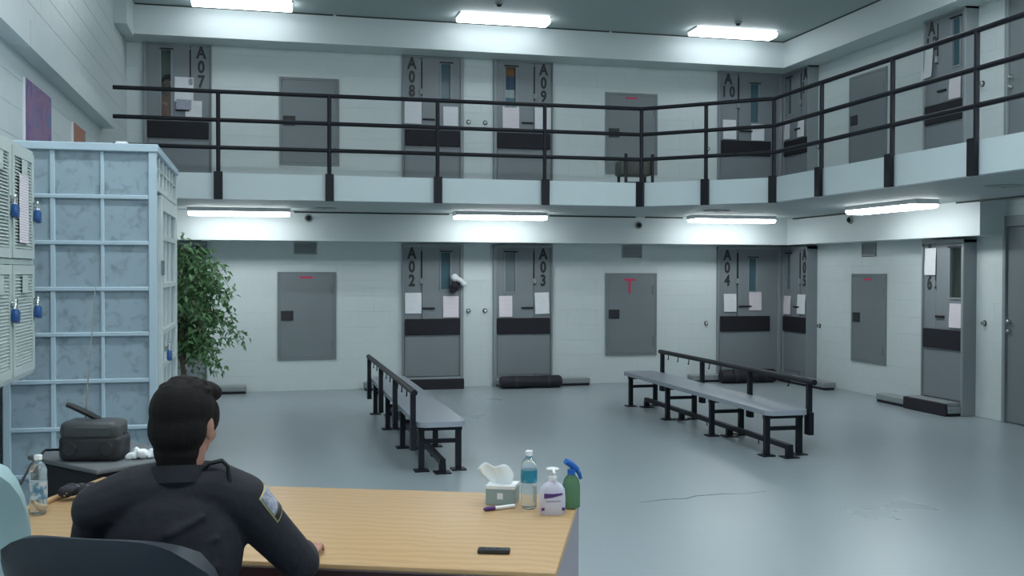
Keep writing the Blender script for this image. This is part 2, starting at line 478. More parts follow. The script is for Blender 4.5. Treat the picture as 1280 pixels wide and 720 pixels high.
# bulkheads over the cell fronts
tag(MB().box((XL, 14.5, 4.83), (7.80, D, H)).build('trim_1', M['plaster']), 'white bulkhead over the upper cells at the back', 'bulkhead', None, 'structure')
tag(MB().box((7.80, YN, 4.83), (XR, D, H)).build('trim_2', M['plaster']), 'white bulkhead over the upper cells on the right', 'bulkhead', None, 'structure')
tag(MB().box((XL, 14.5, 2.12), (7.87, D, SOF)).build('trim_3', M['plaster']), 'white bulkhead over the lower cells at the back', 'bulkhead', None, 'structure')
tag(MB().box((7.87, 10.1, 2.12), (XR, D, SOF)).build('trim_4', M['plaster']), 'white bulkhead over the lower cells on the right', 'bulkhead', None, 'structure')
tag(MB().box((XL, 13.8, 4.80), (-1.62, 14.5, H)).build('trim_5', M['plaster']), 'short white bulkhead return high on the left wall', 'bulkhead', None, 'structure')
# ledge along the left wall, in two lengths with a joint between
for i, (a, b_) in enumerate(((3.0, 8.21), (8.225, 12.75))):
    tag(MB().add(*(lambda y0, y1: ([(XL,y0,3.34),(-1.63,y0,3.34),(-1.63,y0,3.53),(-1.70,y0,3.60),(XL,y0,3.60),(XL,y1,3.34),(-1.63,y1,3.34),(-1.63,y1,3.53),(-1.70,y1,3.60),(XL,y1,3.60)],
        [(0,1,2,3,4),(9,8,7,6,5),(0,5,6,1),(1,6,7,2),(2,7,8,3),(3,8,9,4),(4,9,5,0)]))(a, b_)).build('trim_%d' % (6+i), M['plaster']),
        ['white ledge on the left wall, nearer length', 'white ledge on the left wall, farther length ending at the walkway'][i], 'ledge', None, 'structure')
# dark reveals where ceilings meet bulkheads
k = 8
for (a, b_, lab) in (((XL+0.17, 14.485, H-0.016), (0.98, 14.5, H), 'dark ceiling joint above the left upper cells'), ((1.02, 14.485, H-0.016), (4.98, 14.5, H), 'dark ceiling joint above the middle upper cells'),
                     ((5.02, 14.485, H-0.016), (7.8, 14.5, H), 'dark ceiling joint above the corner upper cells'), ((7.785, 4, H-0.016), (7.8, 14.485, H), 'dark ceiling joint along the right bulkhead'),
                     ((0.45, 14.485, SOF-0.02), (2.6, 14.5, SOF), 'dark soffit joint left of the middle lower lamp'), ((4.08, 14.485, SOF-0.02), (5.4, 14.5, SOF), 'dark soffit joint right of the middle lower lamp'),
                     ((5.55, 14.485, SOF-0.02), (6.15, 14.5, SOF), 'short dark soffit joint before the corner lower lamp'), ((7.855, 12.3, SOF-0.02), (7.87, 14.3, SOF), 'dark soffit joint along the right lower bulkhead, far part'),
                     ((7.855, 9.4, SOF-0.02), (7.87, 10.5, SOF), 'dark soffit joint along the right lower bulkhead, near part')):
    tag(MB().box(a, b_).build('trim_%d' % k, M['groove']), lab, 'joint', None, 'structure'); k += 1

# walkway slab
poly = [(XL, YB+0.09), (CA.x+0.04, YB+0.09), (XB+0.09, CB.y+0.04), (XB+0.09, YN), (XR, YN), (XR, D), (XL, D)]
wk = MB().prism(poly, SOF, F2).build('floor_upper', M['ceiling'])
tag(wk, 'concrete slab of the upper walkway running along two walls', 'walkway', None, 'structure')
# posts of the railing and fascia panels between them
posts = [Vector(p) for p in ((-0.46, YB), (0.78, YB), (2.05, YB), (3.37, YB))] + [CA.copy(), (CA+CB)/2 + Vector((0.02, 0.03)), CB.copy()] + [Vector((XB, y)) for y in (10.02, 8.74, 7.55, 6.3, 5.0, 3.7)]
runs = [Vector((XL, YB))] + posts + [Vector((XB, YN))]
FT = 2.81
for i in range(len(runs) - 1):
    p, q = runs[i], runs[i+1]
    d = (q - p).normalized(); n = Vector((-d.y, d.x))
    g = 0.02
    a = p + d * (g if i else 0); b_ = q - d * g
    mb = MB().prism([tuple(a), tuple(b_), tuple(b_ + n*0.09), tuple(a + n*0.09)], SOF, FT)
    mb.build('fascia_panel', M['fascia'], wk)

# ------------------------------------------------------------------ railing
rail = empty('railing', (0, 0, 0), label='black pipe railing with three rails along the upper walkway', cat='railing')
path = [Vector((-1.58, YB)), CA, CB, Vector((XB, YN))]
for z in (3.73, 3.41, 3.10):
    MB().tube([(p.x, p.y, z) for p in path], 0.024, 10).build('rail_pipe', M['rail'], rail, True)
for p in posts:
    d = Vector((1, 0))
    nrm = Vector((0, -1)) if p.y >= YB - 1e-3 and p.x < CA.x - 0.1 else (Vector((-1, 0)) if p.y < CB.y - 0.1 else Vector((-0.7071, -0.7071)))
    t = Vector((-nrm.y, nrm.x))
    MB().tube([(p.x, p.y, FT-0.03), (p.x, p.y, 3.73)], 0.024, 10).build('post', M['rail'], rail, True)
    o = p + nrm * 0.035
    c = [o - t*0.048 - nrm*0.022, o + t*0.048 - nrm*0.022, o + t*0.048 + nrm*0.022, o - t*0.048 + nrm*0.022]
    MB().prism([tuple(v) for v in c], SOF-0.01, FT+0.015).build('post_bracket', M['rail'], rail)

# ------------------------------------------------------------------ cell doors
def L(parent, mb, name, m, smooth=False): return mb.build(name, m, parent, smooth)

door_no = [0]
def cell_door(origin, rz, W, code, mirror, label, protrude=0.03, cell='cell', jamb=0.03, win=(0.63, 0.78, 1.44, 1.98), band_end=1.0, near_side=True, pane='tealpane'):
    door_no[0] += 1
    r = empty('door_%d' % door_no[0], origin, rz, label=label, cat='cell door', kind='structure')
    p = -protrude
    fx = (lambda f: W*(1-f)) if mirror else (lambda f: W*f)
    def X(a, b_): return tuple(sorted((fx(a), fx(b_))))
    f0 = 0.055
    # frame: two stiles and a head, proud of the leaf
    for nm, a, b_ in (('frame_stile', 0, f0*0.35), ('frame_stile', 1-f0, 1.0)):
        x0, x1 = X(a, b_); L(r, MB().bevbox((x0, p-jamb, 0), (x1, 0.12, DZ), 0.006, 1), nm, M['steel2'])
    L(r, MB().box((0, p-jamb+0.004, DZ-0.045), (W, 0.12, DZ-0.002)), 'frame_head', M['steel2'])
    # letter panel (fixed) and leaf with a real window opening
    x0, x1 = X(f0*0.35, 0.31)
    L(r, MB().bevbox((x0, p+0.004, 0.0), (x1, p+0.05, DZ-0.045), 0.004, 1), 'side_panel', M['steel'])
    lx0, lx1 = X(0.32, 1-f0)
    w0, w1 = X(win[0], win[1])
    mb = MB()
    for (a, b_, c, d) in sub_rects((lx0, lx1, 0.0, DZ-0.045), [(w0, w1, win[2], win[3])]):
        mb.box((a, p+0.0, c), (b_, p+0.05, d))
    leaf = L(r, mb, 'leaf', M['steel'])
    # window frame, pane and the recess behind it
    mb = MB(); e = 0.018
    for (a, b_, c, d) in sub_rects((w0-e, w1+e, win[2]-e, win[3]+e), [(w0, w1, win[2], win[3])]): mb.box((a, p-0.012, c), (b_, p+0.002, d))
    wf = L(r, mb, 'window_frame', M['steel2'])
    L(wf, MB().box((w0, p+0.02, win[2]), (w1, p+0.028, win[3])), 'pane', M[pane])
    L(wf, MB().box((w0-e, p-0.03, win[3]+0.008), (w1+e+0.02, p-0.005, win[3]+0.024)), 'drip_edge', M['band'])
    mb = MB(); dd = 0.36
    X0, X1, Z0, Z1 = max(w0-0.1, 0.02), min(w1+0.1, W-0.04), win[2]-0.1, win[3]+0.05
    mb.add([(X0,p+0.052,Z0),(X1,p+0.052,Z0),(X1,p+0.052,Z1),(X0,p+0.052,Z1),(X0,dd,Z0),(X1,dd,Z0),(X1,dd,Z1),(X0,dd,Z1)],
           [(4,5,6,7),(0,1,5,4),(2,3,7,6),(1,2,6,5),(3,0,4,7)])
    L(r, mb, 'cell_recess', M[cell])
    # seam cover, lock plate, pull, slot
    sx0, sx1 = X(0.305, 0.325)
    L(r, MB().box((sx0, p-0.006, 1.50), (sx1, p+0.006, 2.0)), 'seam_strip', M['band'])
    hx0, hx1 = X(0.28, 0.33)
    L(r, MB().bevbox((hx0, p-0.03, 1.52), (hx1, p+0.004, 1.60), 0.006, 1), 'lock_case', M['steel2'])
    s0, s1 = X(0.33, 0.53)
    L(r, MB().bevbox((s0, p-0.025, 1.15), (s1, p+0.004, 1.175), 0.004, 1), 'slot_lip', M['band'])
    # broad dark band with a plate below
    b0, b1 = X(0.045, 0.94*band_end)
    L(r, MB().bevbox((b0, p-0.03, 0.775), (b1, p+0.004, 1.01), 0.008, 1), 'food_slot_band', M['band'])
    k0, k1 = X(0.035, 0.93*band_end)
    L(r, MB().bevbox((k0, p-0.008, 0.17), (k1, p+0.004, 0.755), 0.005, 1), 'kick_plate', M['steel'])
    # lettering, one below the other
    cx = fx(0.155)
    rows = [c for c in code]
    for i, ch in enumerate(rows):
        zz = 1.912 - i * 0.2 + (-0.0)
        for j, one in enumerate(ch):
            me = text_mesh(one, 0.232, M['letter'], 0.004, 0.075, 0.78)
            o = link('letter' if one.isalpha() else 'digit', me, r, (cx + (j - (len(ch)-1)/2) * 0.135, p+0.0015, zz - 0.02))
    return r

def threshold(r, W, p, x0, x1, dark=True, gx=None):
    # floor track that runs on past the door, with a black box over it in front of the door
    L(r, MB().bevbox((x0, p-0.20, 0.035), (x1, p-0.005, 0.11), 0.008, 1), 'track_cover', M['steel2'])
    L(r, MB().box((x0+0.01, p-0.19, 0.0), (x1-0.01, p-0.03, 0.035)), 'track_base', M['band'])
    if dark:
        L(r, MB().bevbox((gx[0] if gx else 0.0, p-0.235, 0.0), (gx[1] if gx else W-0.03, p-0.203, 0.15), 0.008, 1), 'draft_board', M['roll'])
        L(r, MB().bevbox(((gx[0] if gx else 0.0)+0.02, p-0.2, 0.112), ((gx[1] if gx else W-0.03)-0.02, p-0.02, 0.16), 0.006, 1), 'track_housing', M['steel2'])

def place(code): pass
A01 = cell_door((-1.55, D, 0), 0, 0.83, ('A', '0', '1'), True, 'grey cell door in the lower left corner behind the plant', win=(0.62, 0.76, 1.44, 1.98))
threshold(A01, 0.83, -0.03, 0.0, 1.36, False)
A02 = cell_door((2.0, D, 0), 0, 0.90, ('A', '0', '2'), False, 'grey cell door lettered A02')
threshold(A02, 0.90, -0.03, -0.56, 0.88, True, (0.0, 0.87))
A03 = cell_door((3.35, D, 0), 0, 0.91, ('A', '0', '3'), True, 'grey cell door lettered A03', win=(0.63, 0.80, 1.40, 1.98), cell='cellgrey', pane='hazepane')
threshold(A03, 0.91, -0.03, 0.04, 1.45, False)
A04 = cell_door((6.94, D, 0), 0, 1.09, ('A', '0', '4'), False, 'grey cell door lettered A04 left of the inner corner', win=(0.49, 0.60, 1.40, 1.92), band_end=0.87)
threshold(A04, 0.98, -0.03, -0.5, 0.6, False)
A05 = cell_door((XR, 14.99, 0), RB, 0.79, ('A', '0', '5'), True, 'grey cell door lettered A05 right of the inner corner', protrude=0.15, win=(0.68, 0.82, 1.43, 1.98))
threshold(A05, 0.79, -0.15, 0.30, 1.6, False)
A06 = cell_door((XR, 11.40, 0), RB, 0.80, ('A', '0', '6'), False, 'grey cell door with a 6 half under a sheet, on the right wall', protrude=0.15, cell='celltan', win=(0.66, 0.92, 1.40, 1.99), pane='clearpane')
threshold(A06, 0.80, -0.15, -0.7, 0.78, True, (-0.06, 0.77))
A07 = cell_door((-1.55, D, F2), 0, 0.90, ('A', '0', '7'), True, 'grey cell door lettered A07 at the upper left', cell='cellgrey', win=(0.60, 0.74, 1.05, 1.98), pane='clearpane')
A08 = cell_door((2.0, D, F2), 0, 0.90, ('A', '0', '8'), False, 'grey cell door lettered A08 on the upper walkway')
A09 = cell_door((3.35, D, F2), 0, 0.91, ('A', '0', '9'), True, 'grey cell door lettered A09 on the upper walkway', win=(0.63, 0.80, 1.40, 1.98), cell='cellgrey', pane='clearpane')
A10 = cell_door((6.94, D, F2), 0, 1.09, ('A', '10'), False, 'grey cell door lettered A10 left of the upper inner corner', win=(0.50, 0.62, 1.30, 1.90), band_end=0.87)
A11 = cell_door((XR, 14.99, F2), RB, 0.79, ('A', '11'), True, 'grey cell door lettered A11 right of the upper inner corner', protrude=0.15, win=(0.68, 0.82, 1.43, 1.98))
A12 = cell_door((XR, 11.40, F2), RB, 0.80, ('A', '12'), False, 'grey cell door on the upper right wall beside the railing, torn sheet on it', protrude=0.15, win=(0.66, 0.84, 1.42, 1.98))

# plain grey steel doors at the right edge
def plain_door(origin, label):
    door_no[0] += 1
    r = empty('door_%d' % door_no[0], origin, RB, label=label, cat='door', kind='structure')
    for a, b_ in ((0, 0.05), (1.03, 1.08)): L(r, MB().bevbox((a, -0.03, 0), (b_, 0.12, 2.34), 0.005, 1), 'frame_stile', M['steel2'])
    L(r, MB().bevbox((0.05, -0.03, 2.22), (1.03, 0.12, 2.34), 0.005, 1), 'frame_head', M['steel2'])
    L(r, MB().bevbox((0.055, 0.0, 0.01), (1.025, 0.05, 2.215), 0.005, 1), 'leaf', M['hatch'])
    for z in (1.15, 1.04):
        L(r, MB().lathe([(0.03, 0), (0.03, 0.02), (0.022, 0.04), (0.0, 0.045)], 14, (0.10, 0, z), Matrix.Rotation(PI/2, 4, 'X')), 'lock_knob', M['chrome'], True)
    return r
plain_door((XR, 10.13, 0), 'plain grey steel door at the lower right edge')
plain_door((XR, 10.13, F2), 'plain grey steel door at the upper right edge behind the railing')

# ------------------------------------------------------------------ hatches and vents
def hatch(origin, rz, W, Ht, label, mark='dash'):
    r = empty('access_hatch', origin, rz, label=label, cat='hatch', group='grey steel access hatches')
    mb = MB()
    for (a, b_, c, d) in sub_rects((0, W, 0, Ht), [(0.035, W-0.035, 0.035, Ht-0.035)]): mb.box((a, -0.018, c), (b_, 0.09, d))
    L(r, mb, 'frame', M['hatch'])
    L(r, MB().bevbox((0.037, -0.017, 0.037), (W-0.037, 0.05, Ht-0.037), 0.002, 1), 'panel', M['hatch'])
    L(r, MB().bevbox((0.05, -0.03, Ht*0.45), (0.22, -0.015, Ht*0.56), 0.004, 1), 'lock_plate', M['dark'])
    for z in (0.17, 0.80):
        L(r, MB().tube([(W-0.055, -0.022, Ht*z-0.06), (W-0.055, -0.022, Ht*z+0.06)], 0.014, 8), 'hinge', M['hatch'], True)
    if mark == 'dash': L(r, MB().box((W*0.38, -0.020, Ht-0.09), (W*0.60, -0.0165, Ht-0.065)), 'tape_mark', M['red'])
    if mark == 'T':
        L(r, MB().box((W*0.36, -0.020, Ht-0.115), (W*0.57, -0.0165, Ht-0.085)), 'tape_mark', M['red'])
        L(r, MB().box((W*0.445, -0.020, Ht-0.31), (W*0.485, -0.0165, Ht-0.115)), 'tape_mark', M['red'])
    return r
hatch((0.232, D, 0.44), 0, 0.82, 1.25, 'grey hatch with a red dash, lower back wall left of door A02')
hatch((5.11, D, 0.42), 0, 0.83, 1.26, 'grey hatch with a red letter T on the lower back wall', 'T')
hatch((XR, 13.24, 0.44), RB, 0.84, 1.24, 'grey hatch on the lower right wall left of the A06 door')
hatch((0.265, D, 3.20), 0, 0.835, 1.24, 'grey hatch on the upper back wall left of door A08', None)
hatch((5.10, D, 3.19), 0, 0.84, 1.24, 'grey hatch with a red dash, upper back wall right of door A09')
hatch((XR, 13.33, 3.22), RB, 0.91, 1.26, 'grey hatch on the upper right wall behind the railing', None)

def vent(origin, rz, label):
    r = empty('wall_vent', origin, rz, label=label, cat='vent', group='small grey vents under the lower bulkhead')
    mb = MB()
    for (a, b_, c, d) in sub_rects((0, 0.33, 0, 0.175), [(0.02, 0.31, 0.02, 0.155)]): mb.box((a, -0.012, c), (b_, 0.08, d))
    L(r, mb, 'frame', M['ventgrey'])
    L(r, MB().box((0.02, 0.008, 0.02), (0.31, 0.03, 0.155)), 'backing', M['ventgrey'])
    for i in range(9):
        z = 0.024 + i*0.0148
        L(r, MB().add([(0.02, -0.006, z), (0.31, -0.006, z), (0.31, 0.004, z+0.0145), (0.02, 0.004, z+0.0145), (0.02, -0.004, z-0.001), (0.31, -0.004, z-0.001), (0.31, 0.006, z+0.0135), (0.02, 0.006, z+0.0135)],
              [(0,1,2,3), (7,6,5,4), (0,4,5,1), (2,6,7,3)]), 'slat', M['ventgrey'])
    return r
vent((0.46, D, 1.94), 0, 'small grey vent above the lower left hatch')
vent((5.37, D, 1.93), 0, 'small grey vent above the hatch marked T')
vent((XR, 13.0, 1.93), RB, 'small grey vent above the hatch on the lower right wall')

# ------------------------------------------------------------------ small wall knobs
def knob(x, y, z, rz, label):
    r = empty('wall_button', (x, y, z), rz, label=label, cat='button', group='round steel call buttons on the walls')
    R90 = Matrix.Rotation(PI/2, 4, 'X')
    L(r, MB().lathe([(0.036, 0), (0.036, 0.006), (0.03, 0.012)], 16, (0,0,0), R90), 'base_ring', M['dark'], True)
    L(r, MB().lathe([(0.026, 0.012), (0.026, 0.03), (0.018, 0.042), (0.004, 0.046)], 16, (0,0,0), R90), 'cap', M['chrome'], True)
knob(2.985, D, 1.12, 0, 'round steel button just right of door A02')
knob(3.235, D, 1.12, 0, 'round steel button just left of door A03')
knob(6.77, D, 0.90, 0, 'round steel button left of door A04')
knob(2.985, D, 3.90, 0, 'round steel button just right of door A08')
knob(3.235, D, 3.90, 0, 'round steel button just left of door A09')
knob(6.78, D, 3.62, 0, 'round steel button left of door A10')
knob(XR, 14.12, 0.89, RB, 'round steel button right of door A05')
knob(XR, 14.18, 3.60, RB, 'round steel button right of door A11')
knob(XR, 10.45, 1.11, RB, 'round steel button right of the A06 door')
knob(XR, 10.52, 3.91, RB, 'round steel button right of the upper door with the torn sheet')

# ------------------------------------------------------------------ papers on the doors
def sheet(x, y, z, rz, w, h, label, m='paper', tilt=0.0, curl=0.012, nx=5, nz=6):
    """a taped sheet: x,z is its lower left corner on the wall plane y (viewer's frame), with a little curl at its foot"""
    vs, fs = [], []
    for j in range(nz):
        for i in range(nx):
            u, v = i/(nx-1), j/(nz-1)
            yy = -0.004 - curl * (1-v)**2 * (0.4 + 0.6*u) - 0.004*math.sin(u*5+j)
            px, pz = (u-0.5)*w, (v-0.5)*h
            vs.append((w/2 + px*math.cos(tilt) - pz*math.sin(tilt), yy, h/2 + px*math.sin(tilt) + pz*math.cos(tilt)))
    n = len(vs)
    vs += [(a, b_+0.0015, c) for a, b_, c in vs]
    for j in range(nz-1):
        for i in range(nx-1):
            a = j*nx+i
            fs += [(a, a+1, a+nx+1, a+nx), (n+a, n+a+nx, n+a+nx+1, n+a+1)]
    o = MB().add(vs, fs).build('paper_notice', M[m], None, True)
    o.location = (x, y, z); o.rotation_euler = (0, 0, rz)
    return tag(o, label, 'notice', 'paper notices taped to the cell doors')
yb = D - 0.034
sheet(2.04, yb, 1.09, 0, 0.24, 0.30, 'blank white sheet on door A02, under its number')
sheet(2.60, yb, 1.03, 0, 0.23, 0.31, 'pink printed sheet on door A02, below the window', 'pinkpaper')
sheet(3.44, yb, 1.03, 0, 0.20, 0.31, 'pink printed sheet on door A03, below the window', 'pinkpaper')
sheet(3.99, yb, 1.07, 0, 0.22, 0.32, 'white printed sheet on door A03, under its number', 'paper', 0.03)
sheet(7.05, yb, 1.08, 0, 0.21, 0.28, 'white sheet on door A04, under its number')
sheet(7.48, yb, 1.10, 0, 0.21, 0.29, 'pink printed sheet on door A04, below the window', 'pinkpaper')
sheet(2.03, yb, F2+1.09, 0, 0.25, 0.33, 'curling white sheet on door A08, under its number', 'paper', -0.02, 0.03)
sheet(2.60, yb, F2+1.08, 0, 0.22, 0.28, 'white printed sheet on door A08, below the window')
sheet(3.49, yb, F2+1.08, 0, 0.25, 0.32, 'white sheet with a pink print on door A09, below the window', 'pinkpaper')
sheet(3.98, yb, F2+1.08, 0, 0.25, 0.32, 'white sheet on door A09, under its number')
sheet(7.02, yb, F2+1.03, 0, 0.22, 0.30, 'white sheet on door A10, under its number')
sheet(7.50, yb, F2+1.02, 0, 0.22, 0.26, 'white sheet on door A10, below the window')
sheet(-1.14, yb, F2+1.28, 0, 0.25, 0.34, 'white picture sheet with dark print on door A07, left of its number', 'paper', -0.02)
sheet(-1.12, yb-0.022, F2+1.17, 0, 0.20, 0.14, 'grey folded sheet hanging under the picture on door A07', 'patchgrey', -0.03)
sheet(-1.00, yb-0.004, F2+1.04, 0, 0.22, 0.26, 'plain white sheet on door A07, lowest of its papers', 'paper', 0.0)
xr = XR - 0.154
sheet(xr, 14.94, 1.04, RB, 0.22, 0.29, 'pink printed sheet on door A05, below the window', 'pinkpaper')
sheet(xr, 14.52, 1.06, RB, 0.25, 0.30, 'white sheet on door A05, under its number')
sheet(xr, 15.00-0.03, F2+1.04, RB, 0.20, 0.31, 'white sheet on door A11, below the window')
sheet(xr, 14.54, F2+1.03, RB, 0.21, 0.30, 'white sheet on door A11, under its number')
sheet(xr, 11.36, 1.67, RB, 0.22, 0.33, 'blank grey sheet covering part of the number on the A06 door')
sheet(xr, 10.88, 1.04, RB, 0.22, 0.29, 'white sheet with red print on the A06 door', 'pinkpaper')
sheet(xr-0.004, 11.45, F2+1.36, RB, 0.23, 0.38, 'torn white sheet hanging off the upper right door', 'paper', 0.04, 0.04)
sheet(xr, 10.92, F2+1.03, RB, 0.22, 0.29, 'white sheet with faint print low on the upper right door', 'pinkpaper')

# ------------------------------------------------------------------ ceiling lamps
def lamp(origin, rz, length, depth, height, lens, label, group):
    r = empty('ceiling_lamp', origin, rz, label=label, cat='lamp', group=group)
    hl, hd = length/2, depth/2
    top = -0.02 if height < 0.095 else -0.05          # deeper fixtures have a closed housing above the lens
    L(r, MB().box((-hl, -hd*(0.7 if top > -0.03 else 1.0), top), (hl, hd*(0.7 if top > -0.03 else 1.0), 0)), 'housing', M['lamp_body'])
    prof = [(-hd, top), (-hd*0.95, -height*0.8), (-hd*0.7, -height), (hd*0.7, -height), (hd*0.95, -height*0.8), (hd, top)]
    n = len(prof); x = hl
    mb = MB().add([(-x, a, z) for a, z in prof] + [(x, a, z) for a, z in prof],
                  [(i, i+1, n+i+1, n+i) for i in range(n-1)] + [(n-1, 0, n, 2*n-1)] + [tuple(reversed(range(n))), tuple(range(n, 2*n))])
    L(r, mb, 'lens', M[lens])
    for s in (-1, 1):
        L(r, MB().bevbox((s*hl-0.012, -hd-0.003, top-0.006), (s*hl+0.006, hd+0.003, 0), 0.003, 1), 'end_cap', M['lamp_body'])
    return r
for x, lab in ((-0.22, 'left lamp of the row on the hall ceiling'), (3.28, 'middle lamp of the row on the hall ceiling'), (6.73, 'right lamp of the row on the hall ceiling')):
    lamp((x, 14.04, H), 0, 1.27, 0.32, 0.085, 'lens_up', 'lit fluorescent lamp, ' + lab, 'lamps on the hall ceiling')
for x, lab in ((-0.26, 'left lamp under the back walkway'), (3.23, 'middle lamp under the back walkway'), (6.70, 'corner lamp under the back walkway')):
    lamp((x, 13.98, SOF), 0, 1.27, 0.28, 0.10, 'lens_low', 'lit fluorescent lamp, ' + lab, 'lamps under the walkway')
lamp((7.24, 10.88, SOF), RB, 1.45, 0.28, 0.10, 'lens_low', 'lit fluorescent lamp under the right walkway', 'lamps under the walkway')
# the rest of the hall's lamps, above and beside the frame
for x, y in ((-0.3, 10.2), (3.3, 10.2), (6.75, 9.6), (-0.3, 5.6), (3.3, 5.6), (6.75, 5.6), (-0.3, 1.2), (3.3, 1.2), (6.75, 1.2)):
    lamp((x, y, H), 0, 1.28, 0.34, 0.10, 'lens_far' if y > 8 else 'lens_hall', 'lit fluorescent lamp on the hall ceiling out of the picture, %s row, %s' % ('far' if y > 8 else ('middle' if y > 3 else 'near'), 'left' if x < 1 else ('middle' if x < 5 else 'right')), 'hall lamps out of the picture')

# round sensors and ceiling plates
def sensor(loc, rot, label):
    r = empty('round_sensor', loc, 0, label=label, cat='sensor', group='round grey sensors')
    r.rotation_euler = rot
    L(r, MB().lathe([(0.055, 0), (0.055, 0.015), (0.045, 0.03)], 18), 'base', M['smudge'], True)
    L(r, MB().lathe([(0.036, 0.03), (0.034, 0.045), (0.02, 0.056), (0.003, 0.058)], 18), 'dome', M['band'], True)
sensor((0.64, 14.5, 2.43), (PI/2, 0, 0), 'round grey sensor on the lower back bulkhead, left one')
sensor((5.45, 14.5, 2.39), (PI/2, 0, 0), 'round grey sensor on the lower back bulkhead, right one')
sensor((7.87, 12.72, 2.42), (0, -PI/2, 0), 'round grey sensor on the lower right bulkhead')
sensor((3.05, 13.3, H), (PI, 0, 0), 'round sensor on the hall ceiling above the middle lamp')
sensor((6.55, 13.5, H), (PI, 0, 0), 'round sensor on the hall ceiling above the right lamp')
for x, y, lab in ((0.80, 13.63, 'dull round cover plate under the back walkway, left one'), (5.89, 12.76, 'dull round cover plate under the walkway near its corner'), (6.81, 8.41, 'dull round cover plate under the right walkway')):
    r = empty('cover_plate', (x, y, SOF), 0, label=lab, cat='plate', group='cover plates under the walkway')
    L(r, MB().lathe([(0.17, 0), (0.17, -0.008), (0.15, -0.014), (0.003, -0.014)], 24), 'disc', M['smudge'], True)
    L(r, MB().lathe([(0.02, -0.014), (0.02, -0.02), (0.003, -0.022)], 10), 'screw', M['smudge'], True)

# ------------------------------------------------------------------ black foam rolls before two doors
def roll(loc, length, r0_, label, rz=0):
    o = empty('foam_roll', loc, rz, label=label, cat='foam roll', group='black foam rolls laid against door sills')
    prof = [(0.003, -length/2), (r0_*0.8, -length/2), (r0_, -length/2+0.03), (r0_*1.03, -length*0.2), (r0_*0.96, 0.05), (r0_*1.02, length*0.3), (r0_, length/2-0.03), (r0_*0.8, length/2), (0.003, length/2)]
    m = Matrix.Rotation(PI/2, 4, 'Y')
    flat = Matrix.Diagonal((1, 1, 0.85, 1))
    L(o, MB().lathe(prof, 20, (0, 0, r0_*0.87), flat @ m), 'foam', M['roll'], True)
    for s in (-0.25, 0.28):
        L(o, MB().lathe([(r0_*1.05, s*length-0.02), (r0_*1.05, s*length+0.02)], 20, (0, 0, r0_*0.88), flat @ m), 'strap', M['dark'], True)
roll((3.84, 14.64, 0), 0.92, 0.105, 'black foam roll on the floor against door A03')
roll((7.28, 14.60, 0), 0.90, 0.12, 'black foam roll on the floor against door A04')
roll((7.92, 14.62, 0), 0.50, 0.07, 'short black foam roll on the floor against door A05', RB)

# ------------------------------------------------------------------ what shows in and on the doors
o = empty('hanging_bundle', (2.86, D-0.04, 1.45), 0, label='white and dark bundle hooked on the edge of door A02 by the window', cat='bundle')
mb = MB().ell((-0.10, -0.06, 0.16), (0.06, 0.045, 0.06)).ell((-0.02, -0.07, 0.12), (0.08, 0.04, 0.04), rot=Matrix.Rotation(0.6, 3, 'Y')).ell((0.03, -0.06, 0.07), (0.05, 0.04, 0.04))
remesh(mb, 'white_cloth', M['white'], o, 0.012, 3)
mb = MB().ell((-0.10, -0.05, 0.03), (0.07, 0.04, 0.07)).ell((-0.04, -0.05, 0.09), (0.08, 0.04, 0.03)).ell((-0.13, -0.05, -0.03), (0.05, 0.03, 0.04))
remesh(mb, 'dark_pouch', M['band'], o, 0.012, 2)
L(o, MB().tube([(-0.04, 0.006, 0.16), (-0.04, -0.02, 0.17), (-0.04, -0.04, 0.15)], 0.006, 6), 'hook', M['chrome'])

# person looking out of the A07 window
def face_bits(parent, c, rot, s=1.0, skin='skin'):
    """eyes (white + iris) and brows as children of the body; c = head centre, rot = head rotation"""
    c = Vector(c)
    for sx in (-1, 1):
        e = L(parent, MB().ell(c + rot @ Vector((sx*0.031*s, 0.083*s, 0.012*s)), (0.0125*s,)*3, 12, 8), 'eyeball', M['white'], True)
        L(e, MB().ell(c + rot @ Vector((sx*0.031*s, 0.0925*s, 0.012*s)), (0.006*s, 0.004*s, 0.006*s), 10, 6), 'iris', M['hair'], True)
        L(parent, MB().tube([c + rot @ Vector((sx*x*s, y*s, z*s)) for x, y, z in ((0.014, 0.096, 0.030), (0.03, 0.095, 0.036), (0.048, 0.085, 0.031))], 0.004*s, 6), 'eyebrow', M['hair'], True)

def head_mb(mb, c, rot, s=1.0):
    c = Vector(c)
    def E(p, r): mb.ell(c + rot @ Vector(p)*s, tuple(x*s for x in r), 18, 12, rot.to_3x3())
    E((0, -0.012, 0.03), (0.074, 0.092, 0.088))
    E((0, 0.022, -0.03), (0.062, 0.066, 0.075))
    E((0, 0.052, -0.082), (0.036, 0.034, 0.030))        # chin
    for sx in (-1, 1):
        E((sx*0.040, 0.055, -0.02), (0.026, 0.03, 0.03))     # cheek
        E((sx*0.078, -0.008, -0.005), (0.010, 0.022, 0.034)) # ear
        E((sx*0.083, -0.014, 0.006), (0.008, 0.014, 0.022))
        E((sx*0.030, 0.075, 0.032), (0.024, 0.014, 0.009))   # brow ridge
    mb.caps([c + rot @ Vector((0, 0.085, 0.015))*s, c + rot @ Vector((0, 0.104, -0.022))*s], [0.010*s, 0.014*s])
    E((0.011, 0.092, -0.026), (0.009, 0.011, 0.008)); E((-0.011, 0.092, -0.026), (0.009, 0.011, 0.008))
    E((0, 0.083, -0.053), (0.024, 0.012, 0.006)); E((0, 0.081, -0.063), (0.020, 0.012, 0.007))   # lips

